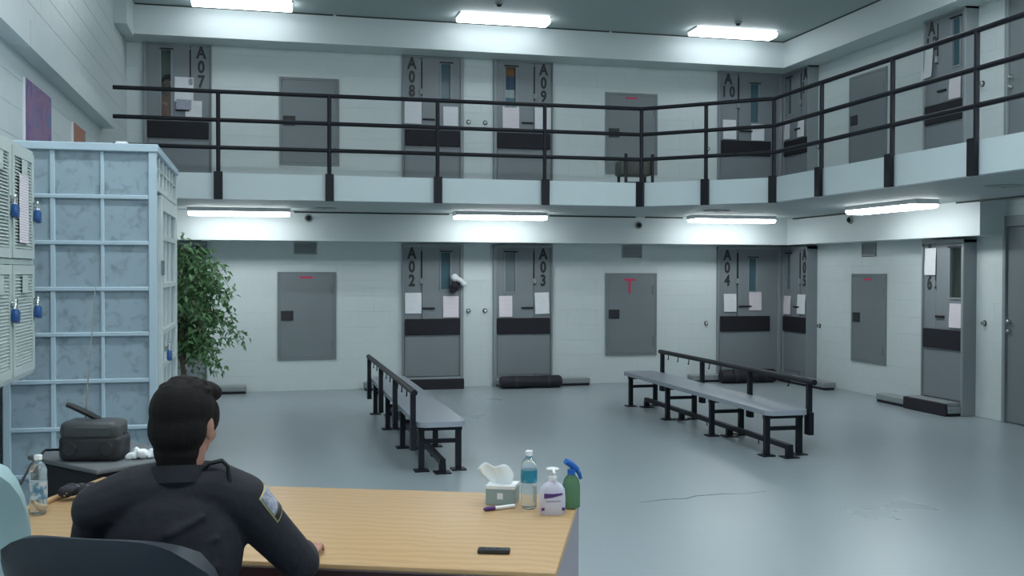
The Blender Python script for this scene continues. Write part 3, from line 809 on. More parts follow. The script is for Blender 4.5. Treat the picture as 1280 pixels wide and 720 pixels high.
pw = empty('person', (-1.245, D+0.20, F2), PI, label='dark haired person in an orange and dark top behind the A07 window', cat='person')
Rid = Matrix.Identity(4)
mb = MB(); head_mb(mb, (0, 0, 1.56), Rid)
mb.caps([(0, -0.01, 1.50), (0, -0.02, 1.38)], [0.052, 0.058])
mb.ell((0, -0.03, 1.24), (0.17, 0.095, 0.17)); mb.ell((0, -0.03, 1.02), (0.15, 0.09, 0.2)); mb.ell((0, -0.03, 0.80), (0.16, 0.095, 0.16))
for s in (-1, 1):
    mb.caps([(s*0.17, -0.03, 1.32), (s*0.20, -0.03, 1.05), (s*0.19, 0.02, 0.82)], [0.052, 0.042, 0.033])
    mb.caps([(s*0.19, 0.02, 0.82), (s*0.19, 0.03, 0.72)], [0.032, 0.022])
    mb.caps([(s*0.08, -0.03, 0.80), (s*0.085, -0.02, 0.45), (s*0.085, -0.03, 0.08)], [0.085, 0.06, 0.042])
    mb.caps([(s*0.085, -0.03, 0.05), (s*0.09, 0.08, 0.035)], [0.045, 0.034])
remesh(mb, 'body', M['skin'], pw, 0.011, 3)
mb = MB().ell((0, -0.022, 1.605), (0.086, 0.10, 0.09)).ell((0, -0.05, 1.56), (0.082, 0.075, 0.09)).ell((0, 0.045, 1.645), (0.07, 0.05, 0.035))
remesh(mb, 'hair', M['hair'], pw, 0.01, 3)
face_bits(pw, (0, 0, 1.56), Rid)
mb = MB().ell((0, -0.03, 1.24), (0.182, 0.107, 0.18)).ell((0, -0.03, 1.02), (0.162, 0.102, 0.21)).ell((0, -0.03, 0.85), (0.172, 0.107, 0.12))
for s in (-1, 1): mb.caps([(s*0.17, -0.03, 1.32), (s*0.195, -0.03, 1.12)], [0.062, 0.056])
remesh(mb, 'shirt', M['orange'], pw, 0.012, 3)
mb = MB().ell((0, -0.03, 0.82), (0.17, 0.105, 0.12))
for s in (-1, 1): mb.caps([(s*0.08, -0.03, 0.80), (s*0.085, -0.02, 0.45), (s*0.085, -0.03, 0.10)], [0.094, 0.07, 0.055])
remesh(mb, 'trousers', M['band'], pw, 0.012, 3)
# things stacked behind the A09 window
wx0 = 3.35 + 0.91*(1-0.80) - 0.01; wx1 = 3.35 + 0.91*(1-0.63) + 0.01
for (z0, z1, m, nm, lab) in ((1.86, 2.0, 'orange', 'folded_cloth', 'orange cloth behind the top of the A09 window'), (1.66, 1.86, 'bluecloth', 'folded_cloth', 'blue cloth behind the A09 window below the orange one'),
                             (1.54, 1.66, 'white', 'white_towel', 'white towel behind the A09 window'), (1.33, 1.54, 'cell', 'folded_cloth', 'dark teal cloth lowest behind the A09 window')):
    vs, fs = [], []
    nx = 10
    for k_ in range(nx):
        u = k_/(nx-1); yy = D + 0.06 + 0.008*math.sin(u*14)
        for zz in (z0, (z0+z1)/2, z1): vs.append((wx0-0.03 + u*(wx1-wx0+0.06), yy + (0.006 if zz not in (z0, z1) else 0.0), F2+zz))
    n0 = len(vs); vs += [(x, y+0.014, z) for x, y, z in vs]
    for k_ in range(nx-1):
        for j in range(2):
            a = k_*3+j; fs += [(a, a+3, a+4, a+1), (n0+a, n0+a+1, n0+a+4, n0+a+3)]
        a = k_*3; fs += [(a, n0+a, n0+a+3, a+3), (a+2, a+5, n0+a+5, n0+a+2)]
    tag(MB().add(vs, fs).build(nm, M[m], None, True), lab, 'cloth', 'cloths behind the A09 window')

# low olive stool on the upper walkway
st = empty('low_stool', (4.80, 12.95, F2), 0, label='low olive stool with dark posts on the walkway behind the railing corner', cat='stool')
L(st, MB().bevbox((-0.20, -0.06, 0.22), (0.24, 0.22, 0.42), 0.03, 2), 'seat_block', M['olive'], True)
for x, y in ((-0.14, -0.08), (0.23, -0.08), (-0.14, 0.2), (0.23, 0.2)): L(st, MB().tube([(x, y, 0), (x, y, 0.50 if y < 0 else 0.3)], 0.022, 8), 'post', M['dark'], True)
L(st, MB().tube([(-0.14, -0.08, 0.12), (0.23, -0.08, 0.12)], 0.014, 8), 'stretcher', M['dark'], True)

# ------------------------------------------------------------------ benches
def bench(x0, x1, rail_side, label):
    Y0, Y1 = 8.62, 12.55
    r = empty('bench', ((x0+x1)/2, (Y0+Y1)/2, 0), 0, label=label, cat='bench', group='bolted benches in the hall')
    hw, hl, ZS = (x1-x0)/2, (Y1-Y0)/2, 0.43
    # top with rounded corners
    rc, poly = 0.09, []
    for (sx, sy_, a0) in ((1, 1, 0), (-1, 1, PI/2), (-1, -1, PI), (1, -1, 3*PI/2)):
        for k_ in range(6):
            a = a0 + k_*PI/10
            poly.append((sx*(hw-rc) + rc*math.cos(a), sy_*(hl-rc) + rc*math.sin(a)))
    L(r, MB().prism(poly, ZS-0.045, ZS), 'seat', M['bench'])
    ys = [-hl+0.12, -hl+1.32, -hl+2.52, -hl+3.74]
    sxr = rail_side * (hw - 0.015)
    for y in ys:
        for sx in (-1, 1):
            x = sx*(hw-0.05)
            L(r, MB().box((x-0.024, y-0.024, 0.012), (x+0.024, y+0.024, ZS-0.085)), 'leg', M['rail'])
            L(r, MB().box((x-0.062, y-0.062, 0.0), (x+0.062, y+0.062, 0.012)), 'foot_plate', M['rail'])
        L(r, MB().box((-hw+0.02, y-0.024, ZS-0.085), (hw-0.02, y+0.024, ZS-0.046)), 'seat_bearer', M['rail'])
        L(r, MB().box((-hw+0.075, y-0.018, 0.235), (hw-0.075, y+0.018, 0.27)), 'cross_brace', M['rail'])
        # rail post on a bracket outside the seat
        px = rail_side*(hw+0.028)
        L(r, MB().box((px-0.024, y-0.09, 0.19), (px+0.024, y+0.0, ZS-0.03)), 'post_bracket', M['rail'])
        L(r, MB().box((px-0.022, y-0.065, ZS-0.03), (px+0.022, y-0.021, 0.665)), 'rail_post', M['rail'])
    px = rail_side*(hw+0.028)
    L(r, MB().tube([(px, -hl-0.02, 0.685), (px, hl-0.15, 0.685)], 0.027, 12), 'hand_rail', M['rail'], True)
    for i in range(3):
        for f in (0.28, 0.55, 0.8):
            y = ys[i] + (ys[i+1]-ys[i])*f
            L(r, MB().tube([(px, y, 0.662), (px, y, 0.625), (px, y+0.012, 0.60), (px, y+0.03, 0.605)], 0.006, 6), 'cuff_hook', M['rail'], True)
    # low bar along the floor
    L(r, MB().box((-0.025, -hl-0.03, 0.075), (0.025, hl-0.30, 0.12)), 'floor_bar', M['rail'])
    for y in (-hl-0.0, -hl+1.25, -hl+2.5, hl-0.32):
        L(r, MB().box((-0.028, y-0.028, 0.01), (0.028, y+0.028, 0.0755)), 'bar_foot', M['rail'])
        L(r, MB().box((-0.07, y-0.07, 0), (0.07, y+0.07, 0.01)), 'bar_plate', M['rail'])
    for i in range(3):
        y = -hl + 0.6 + i*1.2
        L(r, MB().tube([(0, y, 0.076), (0, y, 0.05), (0.01, y+0.015, 0.03)], 0.006, 6), 'floor_hook', M['rail'], True)
    return r
bench(1.28, 1.70, -1, 'grey topped bench with its black rail on the left side, behind the desk')
bench(4.50, 4.93, 1, 'grey topped bench with its black rail on the right side, nearer the corner cells')

# hairline crack in the floor
pts = [(2.72, 7.18), (2.95, 7.23), (3.10, 7.22), (3.21, 7.29), (3.45, 7.31), (3.62, 7.28), (3.81, 7.32)]
vs = []
for i, (x, y) in enumerate(pts):
    w = 0.009 if 1 <= i <= 4 else 0.004
    vs += [(x, y-w, 0.0006), (x, y+w, 0.0006)]
tag(MB().add(vs, [(2*i, 2*i+2, 2*i+3, 2*i+1) for i in range(len(pts)-1)]).build('floor_crack', M['crack']), 'thin dark crack in the floor in front of the right bench', 'crack', None, 'structure')

# ------------------------------------------------------------------ booth of cloudy panes
bo = empty('glazed_booth', (-1.53, 7.0, 0), 0, label='tall pale blue booth of cloudy panes in a grid frame left of the hall', cat='booth')
BW, BD, BH = 0.885, 1.68, 2.51
def bar(a, b_, nm, m='boothbar', par=None): return L(par or bo, MB().bevbox(a, b_, 0.004, 1), nm, M[m])
vx = [(-0.02, 0.02), (0.247, 0.277), (0.545, 0.567)]
bar((-0.03, 0, 0), (0.015, 0.05, BH-0.045), 'corner_post'); bar((BW-0.05, -0.004, 0), (BW, 0.05, BH-0.045), 'corner_post')
bar((BW-0.045, BD-0.05, 0), (BW, BD, BH-0.045), 'corner_post', 'cream'); bar((-0.03, BD-0.05, 0), (0.015, BD, BH-0.045), 'corner_post')
bar((-0.04, -0.012, BH-0.05), (BW+0.01, BD+0.01, BH), 'top_cap')
MUL = [(0.247, 0.277), (0.545, 0.567)]
zs = [2.17, 1.878, 1.585, 1.297, 1.0, 0.70, 0.405, 0.11]
xe = [0.015, 0.262, 0.556, BW-0.05]
for a, b_ in MUL: bar((a, 0.004, 0.0), (b_, 0.046, BH-0.05), 'mullion')
for z in zs: bar((0.012, 0.0, z-0.013), (BW-0.048, 0.044, z+0.013), 'crossbar')
zl = [BH-0.05] + zs
for i in range(len(zl)-1):
    for j in range(3):
        L(bo, MB().box((xe[j], 0.022, zl[i+1]), (xe[j+1], 0.028, zl[i])), 'pane', M['pane'])
L(bo, MB().box((0, 0.02, 0), (BW-0.05, 0.03, 0.11)), 'kick_board', M['boothbar'])
# right flank: lattice transom over a glazed door
sx = BW - 0.045
bar((sx+0.005, 0.05, 2.22), (BW-0.002, BD-0.05, 2.26), 'transom_bar', 'cream')
L(bo, MB().box((sx+0.016, 0.05, 2.26), (sx+0.022, BD-0.05, BH-0.05)), 'transom_pane', M['pane'])
for i in range(5):
    y = 0.05 + (i+1)*(BD-0.1)/6
    bar((sx+0.008, y-0.012, 2.26), (BW-0.006, y+0.012, BH-0.05), 'lattice_bar', 'cream')
bar((sx+0.008, 0.05, 2.36), (BW-0.006, BD-0.05, 2.38), 'lattice_bar', 'cream')
dr = L(bo, MB().bevbox((sx+0.008, 0.33, 0.03), (BW+0.004, 0.43, 2.21), 0.004, 1).bevbox((sx+0.008, BD-0.17, 0.03), (BW+0.004, BD-0.07, 2.21), 0.004, 1)
       .bevbox((sx+0.008, 0.43, 2.11), (BW+0.004, BD-0.17, 2.21), 0.004, 1).bevbox((sx+0.008, 0.43, 0.03), (BW+0.004, BD-0.17, 0.16), 0.004, 1), 'booth_door', M['cream'])
for z in (1.93, 1.60, 1.28, 1.05, 0.78, 0.48): bar((sx+0.009, 0.43, z-0.02), (BW+0.001, BD-0.17, z+0.02), 'door_crossbar', 'cream', dr)
for y in (0.75, 1.08): bar((sx+0.010, y-0.012, 0.16), (BW-0.002, y+0.012, 2.11), 'door_mullion', 'cream', dr)
L(dr, MB().box((sx+0.018, 0.43, 0.16), (sx+0.024, BD-0.17, 2.11)), 'door_pane', M['pane'])
L(bo, MB().box((sx+0.014, 0.05, 0.0), (sx+0.02, 0.33, 2.22)), 'flank_pane', M['pane'])
for z in (1.72, 0.6): L(dr, MB().tube([(BW+0.008, 0.33, z-0.05), (BW+0.008, 0.33, z+0.05)], 0.012, 8), 'hinge', M['chrome'], True)
L(bo, MB().box((-0.02, 0.05, 0), (-0.012, BD-0.05, BH-0.05)), 'flank_pane', M['pane'])
L(bo, MB().box((0, BD-0.03, 0), (BW-0.045, BD-0.022, BH-0.05)), 'back_pane', M['pane'])
o = MB().bevbox((-0.93, 7.25, BH), (-0.85, 7.37, BH+0.045), 0.012, 2).build('small_white_box', M['white'], None, True)
tag(o, 'small white box lying on top of the glazed booth', 'box')

# ------------------------------------------------------------------ wall lockers with louvred doors
lk = empty('wall_locker', (-1.30, 4.86, 1.10), 0, label='cream wall locker with louvred doors on the left wall beside the booth', cat='locker')
LW, LH, LDp = 1.74, 1.30, 0.465           # along Y, up, towards the wall (-X)
L(lk, MB().box((-LDp, 0, 0), (-0.022, LW, LH)), 'carcass', M['louver'])
mb = MB()
cols = [(0.02, 0.575), (0.595, 1.15), (1.17, LW-0.02)]
rows = [(0.02, 0.635), (0.665, LH-0.02)]
for (a, b_, c, d) in sub_rects((0, LW, 0, LH), [(c0, c1, r0_, r1) for c0, c1 in cols for r0_, r1 in rows]): mb.box((-0.022, a, c), (0.0, b_, d))
L(lk, mb, 'face_frame', M['louver'])
def padlock(loc, rz, label):
    r = empty('padlock', loc, rz, label=label, cat='padlock', group='blue padlocks')
    r.rotation_euler = (0, 0.22, rz); r.scale = (1.2, 1.2, 1.2)
    L(r, MB().bevbox((-0.028, -0.014, -0.075), (0.028, 0.014, -0.018), 0.007, 2), 'lock_body', M['navylock'], True)
    L(r, MB().tube([(-0.018, 0, -0.02)] + [(0.018*math.cos(PI - PI*k_/8), 0, 0.012 + 0.018*math.sin(PI*k_/8)) for k_ in range(9)] + [(0.018, 0, -0.02)], 0.0045, 8), 'shackle', M['chrome'], True)
    return r
pl_lab = {(0,0): None}
for ci, (c0, c1) in enumerate(cols):
    for ri, (r0_, r1) in enumerate(rows):
        mb = MB(); e = 0.055
        for (a, b_, c, d) in sub_rects((c0+0.004, c1-0.004, r0_+0.004, r1-0.004), [(c0+e, c1-e, r0_+e, r1-e)]): mb.box((-0.02, a, c), (0.012, b_, d))
        dd = L(lk, mb, 'locker_door', M['louver'])
        L(dd, MB().box((-0.021, c0+0.05, r0_+0.05), (-0.0125, c1-0.05, r1-0.05)), 'back_panel', M['louver'])
        sl = MB(); z = r0_ + e - 0.012
        while z < r1 - e:
            sl.add([(0.008, c0+e, z), (0.008, c1-e, z), (-0.008, c1-e, z+0.019), (-0.008, c0+e, z+0.019), (0.004, c0+e, z-0.003), (0.004, c1-e, z-0.003), (-0.012, c1-e, z+0.016), (-0.012, c0+e, z+0.016)],
                   [(0,1,2,3), (7,6,5,4), (0,4,5,1), (2,6,7,3)])
            z += 0.018
        s = L(dd, sl, 'louvre_slats', M['louver']); s['kind'] = 'stuff'
        if ci:
            zc = 0.42 if ri == 0 else 0.98
            L(dd, MB().bevbox((0.010, c1-0.05, zc-0.02), (0.016, c1+0.012, zc+0.02), 0.002, 1).bevbox((0.014, c1-0.004, zc-0.012), (0.038, c1+0.006, zc+0.012), 0.002, 1), 'hasp', M['chrome'])
            padlock((-1.30+0.032, 4.86+c1+0.0, 1.10+zc-0.008), PI/2, ('blue padlock on the %s locker door, %s column' % ('lower' if ri == 0 else 'upper', 'nearer' if ci == 1 else 'far')))
        mb = MB().box((0.0125, c0+0.22, r1-0.16), (0.014, c0+0.36, r1-0.06))
        L(dd, mb, 'number_card', M['louver'])
o = MB().box((-1.2865, 4.86+1.32, 1.10+0.755), (-1.2845, 4.86+1.55, 1.10+1.135)).build('locker_sheet', M['pinkpaper'])
tag(o, 'pale printed sheet taped on the upper locker door', 'notice')
padlock((-0.642+0.036, 7.47, 1.175), PI/2, 'blue padlock on the flank door of the glazed booth')
bpy.data.objects['glazed_booth']  # hasp for that padlock
L(dr, MB().bevbox((BW+0.002, 0.42, 1.15), (BW+0.03, 0.50, 1.185), 0.003, 1), 'door_hasp', M['chrome'])

# posters on the left wall
def poster(y0, y1, z0, z1, m, label):
    r = empty('poster', (XL, y0, z0), 0, label=label, cat='poster', group='painted posters on the left wall')
    w, h = y1-y0, z1-z0
    L(r, MB().bevbox((0.0, 0, 0), (0.02, w, h), 0.003, 1), 'board', M['white'])
    L(r, MB().box((0.0201, 0.004, 0.004), (0.0215, w-0.004, h-0.004)), 'picture', M[m])
poster(8.63, 9.65, 2.55, 3.19, 'poster', 'purple and pink painted poster on the left wall above the booth')
poster(10.74, 11.44, 2.60, 3.14, 'poster2', 'smaller orange painted poster on the left wall behind the booth')

# ------------------------------------------------------------------ ficus behind the booth
pf = empty('potted_ficus', (-0.72, 10.2, 0), 0, label='tall leafy green ficus in a pot behind the glazed booth', cat='plant')
L(pf, MB().lathe([(0.13, 0), (0.15, 0.02), (0.18, 0.30), (0.195, 0.30), (0.195, 0.34), (0.17, 0.34), (0.165, 0.31)], 24), 'pot', M['pot'], True)
L(pf, MB().lathe([(0.165, 0.29), (0.16, 0.312), (0.002, 0.318)], 20), 'soil', M['bark'], True)
L(pf, MB().tube([(0, 0, 0.3), (0.02, 0.01, 0.7), (-0.01, 0, 1.1), (0.06, 0.02, 1.5), (0.12, 0.0, 1.85)], [0.028, 0.024, 0.02, 0.015, 0.006], 8), 'trunk', M['bark'], True)
rnd = random.Random(3)
lv = MB(); br = MB()
tips = []
for i in range(46):
    a = rnd.uniform(0, 2*PI); z0 = 0.85 + 1.08*rnd.random()**0.75
    ln = rnd.uniform(0.30, 0.70) * (1.0 if z0 < 1.6 else 0.75)
    ca_ = math.cos(a)
    if ca_ > 0.2: ln *= 1.22
    if z0 < 1.15: ln *= 0.55
    elif z0 < 1.4: ln *= 0.85
    p0 = Vector((0.03, 0, z0))
    rise = rnd.uniform(0.02, 0.34)
    pts = [p0 + Vector((math.cos(a)*ln*t, math.sin(a)*ln*t, rise*math.sin(t*2.2) - 0.28*t*t)) for t in (0, 0.25, 0.5, 0.75, 1.0)]
    br.tube(pts, [0.008, 0.006, 0.005, 0.004, 0.002], 5)
    for q in range(74):
        t = rnd.uniform(0.15, 1.05); k0 = min(3, int(t*4)); f_ = t*4-k0
        p = pts[k0].lerp(pts[k0+1], f_) + Vector((rnd.gauss(0, 0.05), rnd.gauss(0, 0.05), rnd.gauss(-0.01, 0.05)))
        s_ = rnd.uniform(0.034, 0.058)
        rot = Euler((rnd.uniform(-0.9, 0.9), rnd.uniform(0.1, 1.1), rnd.uniform(0, 2*PI))).to_matrix()
        loc = [(0, 0, 0), (s_*0.7, s_*0.38, 0.006), (s_*1.7, 0, -0.008), (s_*0.7, -s_*0.38, 0.006)]
        lv.add([p + rot @ Vector(v) for v in loc], [(0, 1, 2), (0, 2, 3)])
pf.scale = (1.0, 1.0, 0.95)
tag(L(pf, lv, 'foliage', M['leaf']), kind='stuff')
tag(L(pf, br, 'branches', M['bark']), kind='stuff')

# ------------------------------------------------------------------ desk
ANG = math.radians(-21.2)
U = Vector((math.cos(ANG), math.sin(ANG), 0)); V = Vector((-math.sin(ANG), math.cos(ANG), 0))
FR = Vector((1.32, 4.20, 0)); DW, DD = 2.16, 1.15
NL = FR - V*DD - U*DW
dk = empty('desk', NL, ANG, label='wooden topped desk with dark drawers in the foreground', cat='desk')
L(dk, MB().bevbox((0, 0, 0.722), (DW, DD, 0.75), 0.006, 2), 'desk_top', M['wood'], True)
L(dk, MB().bevbox((-0.004, -0.006, 0.695), (DW+0.004, 0.02, 0.735), 0.004, 1), 'edge_band', M['maroon'])
L(dk, MB().bevbox((1.36, 0.03, 0.0), (DW-0.035, DD-0.04, 0.72), 0.006, 1), 'pedestal', M['maroon'])
L(dk, MB().bevbox((DW-0.034, 0.01, 0.0), (DW-0.004, DD-0.02, 0.722), 0.004, 1), 'side_panel', M['mauve'])
L(dk, MB().bevbox((0.02, 0.55, 0.0), (0.05, DD-0.02, 0.722), 0.004, 1), 'side_panel', M['mauve'])
L(dk, MB().bevbox((0.05, DD-0.06, 0.12), (1.36, DD-0.03, 0.722), 0.004, 1), 'back_panel', M['mauve'])
for i, (a, b_) in enumerate(((0.06, 0.32), (0.335, 0.52), (0.535, 0.70))):
    dw_ = L(dk, MB().bevbox((1.39, 0.008, a), (DW-0.055, 0.034, b_), 0.006, 1), 'drawer', M['maroon'])
    L(dw_, MB().bevbox((1.66, -0.012, b_-0.07), (1.86, 0.01, b_-0.045), 0.004, 1), 'handle', M['chrome'])
# raised back rim on the left part
L(dk, MB().bevbox((0.0, 0.3, 0.75), (0.028, DD, 0.768), 0.004, 1), 'edge_rim', M['wood'], True)

TZ = 0.7505
# tissue box with a pulled tissue
tb = empty('tissue_box', (0.968, 4.14, TZ), ANG-0.05, label='grey green tissue box with a white tissue on the far right of the desk', cat='tissue box')
L(tb, MB().bevbox((-0.06, -0.058, 0), (0.06, 0.058, 0.078), 0.003, 1), 'box', M['tbox'])
L(tb, MB().lathe([(0.035, 0.078), (0.035, 0.0795), (0.002, 0.0797)], 18), 'opening', M['white'])
L(tb, MB().box((-0.0605, -0.0592, 0.066), (0.0605, 0.059, 0.0786)).box((-0.012, -0.0588, 0.025), (0.012, -0.0582, 0.05)), 'printed_lid', M['white'])
vs, fs = [], []
nu, nv = 15, 9
for j in range(nv):
    v = j/(nv-1)
    for i in range(nu):
        u = i/(nu-1); s_ = (u-0.5)
        wdt = 0.06 + 0.05*min(1, v*1.6)
        x = s_*wdt*2*0.62 - 0.035*v
        z = 0.074 + 0.085*v - 0.022*(abs(s_)*2)**3*v + 0.008*math.sin(u*9)*v
        y = 0.010*math.sin(u*PI*2.4)*(0.3+v) - 0.012*v*v
        vs.append((x, y, z))
for j in range(nv-1):
    for i in range(nu-1):
        a = j*nu+i; fs.append((a, a+1, a+nu+1, a+nu))
me_t = MB().add(vs, fs).build('tissue', M['tissue'], tb, True)
md = me_t.modifiers.new('thick', 'SOLIDIFY'); md.thickness = 0.002

def water_bottle(loc, label, h=0.225, lab='tealabel', lz=(0.105, 0.155)):
    r = empty('water_bottle', loc, 0.4, label=label, cat='bottle')
    R_ = 0.033
    prof = [(0.025, 0.002), (0.031, 0.006), (R_, 0.02)]
    for k_ in range(6): prof += [(R_*0.965, 0.03+k_*0.024), (R_, 0.042+k_*0.024)]
    prof += [(R_, 0.165), (0.030, 0.18), (0.022, 0.195), (0.013, 0.205), (0.0125, 0.213), (0.015, 0.214), (0.015, 0.217)]
    L(r, MB().lathe(prof, 24), 'bottle_shell', M['water'], True)
    L(r, MB().lathe([(R_+0.0008, lz[0]), (R_+0.0008, lz[1])], 24), 'label', M[lab], True)
    L(r, MB().lathe([(0.0148, 0.212), (0.0155, 0.215), (0.0155, 0.228), (0.0135, 0.231), (0.002, 0.2315)], 20), 'cap', M['white'], True)
    return r
water_bottle((1.048, 4.02, TZ), 'clear water bottle with a blue label beside the tissue box')
M['redlabel'] = mat_ramp('mixed_label', [(0.3, (0.25, 0.04, 0.05)), (0.45, (0.05, 0.22, 0.35)), (0.6, (0.55, 0.6, 0.62))], 28, 0.4)
water_bottle((-0.845, 4.36, TZ), 'clear water bottle with a mottled label on the left end of the desk', lab='redlabel', lz=(0.06, 0.13))

# hand sanitizer pump bottle
sb = empty('pump_bottle', (1.112, 3.90, TZ), ANG*0.4, label='white pump bottle with a purple wedge on its label at the desk corner', cat='bottle')
poly = []
for k_ in range(28):
    t = 2*PI*k_/28; c_, s_ = math.cos(t), math.sin(t)
    poly.append((math.copysign(abs(c_)**0.6, c_), math.copysign(abs(s_)**0.7, s_)))
def oval_stack(levels, n=28):
    mb = MB(); vs = []
    for (rx, ry, z) in levels: vs += [(x*rx, y*ry, z) for x, y in poly]
    fs = []
    for i in range(len(levels)-1):
        for k_ in range(n):
            k2 = (k_+1) % n; fs.append((i*n+k_, i*n+k2, (i+1)*n+k2, (i+1)*n+k_))
    fs += [tuple(reversed(range(n))), tuple((len(levels)-1)*n + k_ for k_ in range(n))]
    return mb.add(vs, fs)
L(sb, oval_stack([(0.046, 0.026, 0), (0.050, 0.029, 0.008), (0.051, 0.03, 0.06), (0.048, 0.028, 0.098), (0.036, 0.022, 0.116), (0.02, 0.016, 0.126), (0.016, 0.014, 0.132)]), 'body', M['lavender'], True)
L(sb, MB().lathe([(0.018, 0.13), (0.018, 0.146), (0.008, 0.15), (0.006, 0.152), (0.006, 0.172)], 16), 'collar', M['white'], True)
L(sb, MB().ell((0, -0.006, 0.178), (0.026, 0.022, 0.007), 18, 8).tube([(0, -0.02, 0.178), (0, -0.05, 0.175), (0, -0.056, 0.168)], 0.006, 8), 'pump_head', M['white'], True)
L(sb, MB().add([(-0.036, -0.0305, 0.066), (-0.036, -0.0305, 0.086), (0.0, -0.0318, 0.084), (0.036, -0.0305, 0.087), (0.036, -0.0305, 0.081), (0.0, -0.0318, 0.071),
                (-0.036, -0.028, 0.066), (-0.036, -0.028, 0.086), (0.0, -0.028, 0.084), (0.036, -0.028, 0.087), (0.036, -0.028, 0.081), (0.0, -0.028, 0.071)],
               [(0,5,2,1), (5,4,3,2), (0,1,7,6), (1,2,8,7), (2,3,9,8), (3,4,10,9), (4,5,11,10), (5,0,6,11)]), 'purple_mark', M['purple'])
L(sb, MB().bevbox((-0.028, -0.0316, 0.054), (0.03, -0.029, 0.059), 0.0008, 1), 'print_line', M['greyprint'])
L(sb, MB().bevbox((-0.046, -0.0275, 0.018), (-0.034, -0.0255, 0.03), 0.0008, 1), 'corner_mark', M['purple'])
L(sb, MB().bevbox((0.034, -0.0275, 0.018), (0.046, -0.0255, 0.03), 0.0008, 1), 'corner_mark', M['purple'])
# spray bottle behind it
sp_ = empty('spray_bottle', (1.215, 3.985, TZ), 0.3, label='green spray bottle with a blue trigger behind the white pump bottle', cat='bottle')
L(sp_, MB().lathe([(0.03, 0), (0.036, 0.005), (0.036, 0.09), (0.03, 0.115), (0.014, 0.135), (0.013, 0.145)], 22), 'bottle', M['green'], True)
L(sp_, MB().lathe([(0.016, 0.135), (0.016, 0.155), (0.008, 0.158)], 14).tube([(-0.028, 0, 0.190), (-0.012, 0, 0.182), (0.012, 0, 0.165), (0.03, 0, 0.15)], [0.012, 0.014, 0.013, 0.011], 10), 'spray_head', M['blue'], True)
L(sp_, MB().tube([(0.022, 0, 0.155), (0.038, 0, 0.135), (0.046, 0, 0.112)], [0.009, 0.009, 0.007], 8), 'trigger', M['blue'], True)
# marker pen, black remote
pn = empty('marker_pen', (0.87, 4.00, TZ+0.0092), 0.25, label='white marker pen with a purple cap lying before the tissue box', cat='pen')
L(pn, MB().tube([(0.035, 0, 0), (0.125, 0, 0)], 0.0075, 12), 'barrel', M['white'], True)
L(pn, MB().tube([(-0.012, 0, 0), (0.0, 0, 0), (0.036, 0, 0)], [0.006, 0.0085, 0.0085], 12), 'cap', M['purple'], True)
rm = empty('remote', (0.765, 3.40, TZ), ANG+0.05, label='flat black remote near the front edge of the desk', cat='remote')
L(rm, MB().bevbox((-0.055, -0.02, 0), (0.055, 0.02, 0.016), 0.005, 2), 'case', M['radio'], True)
for i in range(4): L(rm, MB().bevbox((-0.042+i*0.024, -0.006, 0.0155), (-0.028+i*0.024, 0.006, 0.0185), 0.002, 1), 'key', M['radio2'])

# ------------------------------------------------------------------ cart with portable radio beyond the desk
CN = Vector((-0.72, 4.98, 0))            # nearest corner of the cart top
cdir = (Vector((-1.11, 5.46, 0)) - CN); ca = math.atan2(cdir.y, cdir.x)      # edge going left and away
ct = empty('office_cart', CN, ca - PI/2, label='low grey topped cart with a dark body behind the desk on the left', cat='cart')
cl = 0.62
L(ct, MB().bevbox((0.0, 0.0, 0.775), (0.55, cl, 0.80), 0.01, 2), 'cart_top', M['cartgrey'], True)
L(ct, MB().bevbox((0.02, 0.02, 0.10), (0.53, cl-0.02, 0.775), 0.008, 1), 'body', M['band'])
for x, y in ((0.06, 0.06), (0.49, 0.06), (0.06, cl-0.06), (0.49, cl-0.06)):
    w = L(ct, MB().tube([(x-0.012, y, 0.04), (x+0.012, y, 0.04)], 0.04, 14), 'wheel', M['dark'], True)
    L(w, MB().box((x-0.018, y-0.02, 0.06), (x+0.018, y+0.02, 0.102)), 'caster_fork', M['chrome'])
ra = empty('portable_radio', (-0.77, 5.28, 0.801), math.radians(-12), label='black portable radio with a raised handle and long thin aerial on the cart', cat='radio')
L(ra, MB().bevbox((-0.145, -0.09, 0), (0.145, 0.09, 0.125), 0.03, 3), 'body', M['radio'], True)
L(ra, MB().bevbox((-0.138, -0.097, 0.098), (0.138, 0.08, 0.19), 0.034, 3), 'upper_case', M['radio2'], True)
L(ra, MB().bevbox((-0.06, -0.098, 0.118), (0.10, -0.085, 0.165), 0.004, 1), 'cassette_lid', M['radio2'])
for s in (-1, 1):
    L(ra, MB().lathe([(0.034, 0), (0.034, 0.006), (0.03, 0.010), (0.004, 0.010)], 18, (s*0.085, -0.088, 0.06), Matrix.Rotation(PI/2, 4, 'X')), 'speaker_grille', M['radio'], True)
L(ra, MB().tube([(0.02, 0.01, 0.185), (-0.03, 0.0, 0.215), (-0.10, -0.02, 0.255), (-0.125, -0.02, 0.262)], [0.014, 0.015, 0.015, 0.012], 8), 'handle', M['radio'], True)
L(ra, MB().tube([(0.06, 0.03, 0.185), (0.115, 0.02, 0.155), (0.135, 0.0, 0.12)], 0.008, 8), 'handle_hinge', M['radio'], True)
L(ra, MB().tube([(-0.065, 0.05, 0.185), (-0.045, 0.05, 0.45), (-0.012, 0.05, 0.83)], [0.004, 0.003, 0.0022], 6), 'aerial', M['chrome'], True)
pp = empty('crumpled_tissue', (-0.55, 5.24, 0.801), 0, label='crumpled white tissue on the cart right of the radio', cat='tissue')
mb = MB()
for i in range(16): mb.ell((rnd.uniform(-0.05, 0.05), rnd.uniform(-0.03, 0.03), 0.018+rnd.uniform(0, 0.012)), (rnd.uniform(0.02, 0.045), 0.012, 0.02), 8, 6, Euler((rnd.uniform(-.5, .5), rnd.uniform(-.6, .6), rnd.uniform(0, 3))).to_matrix())
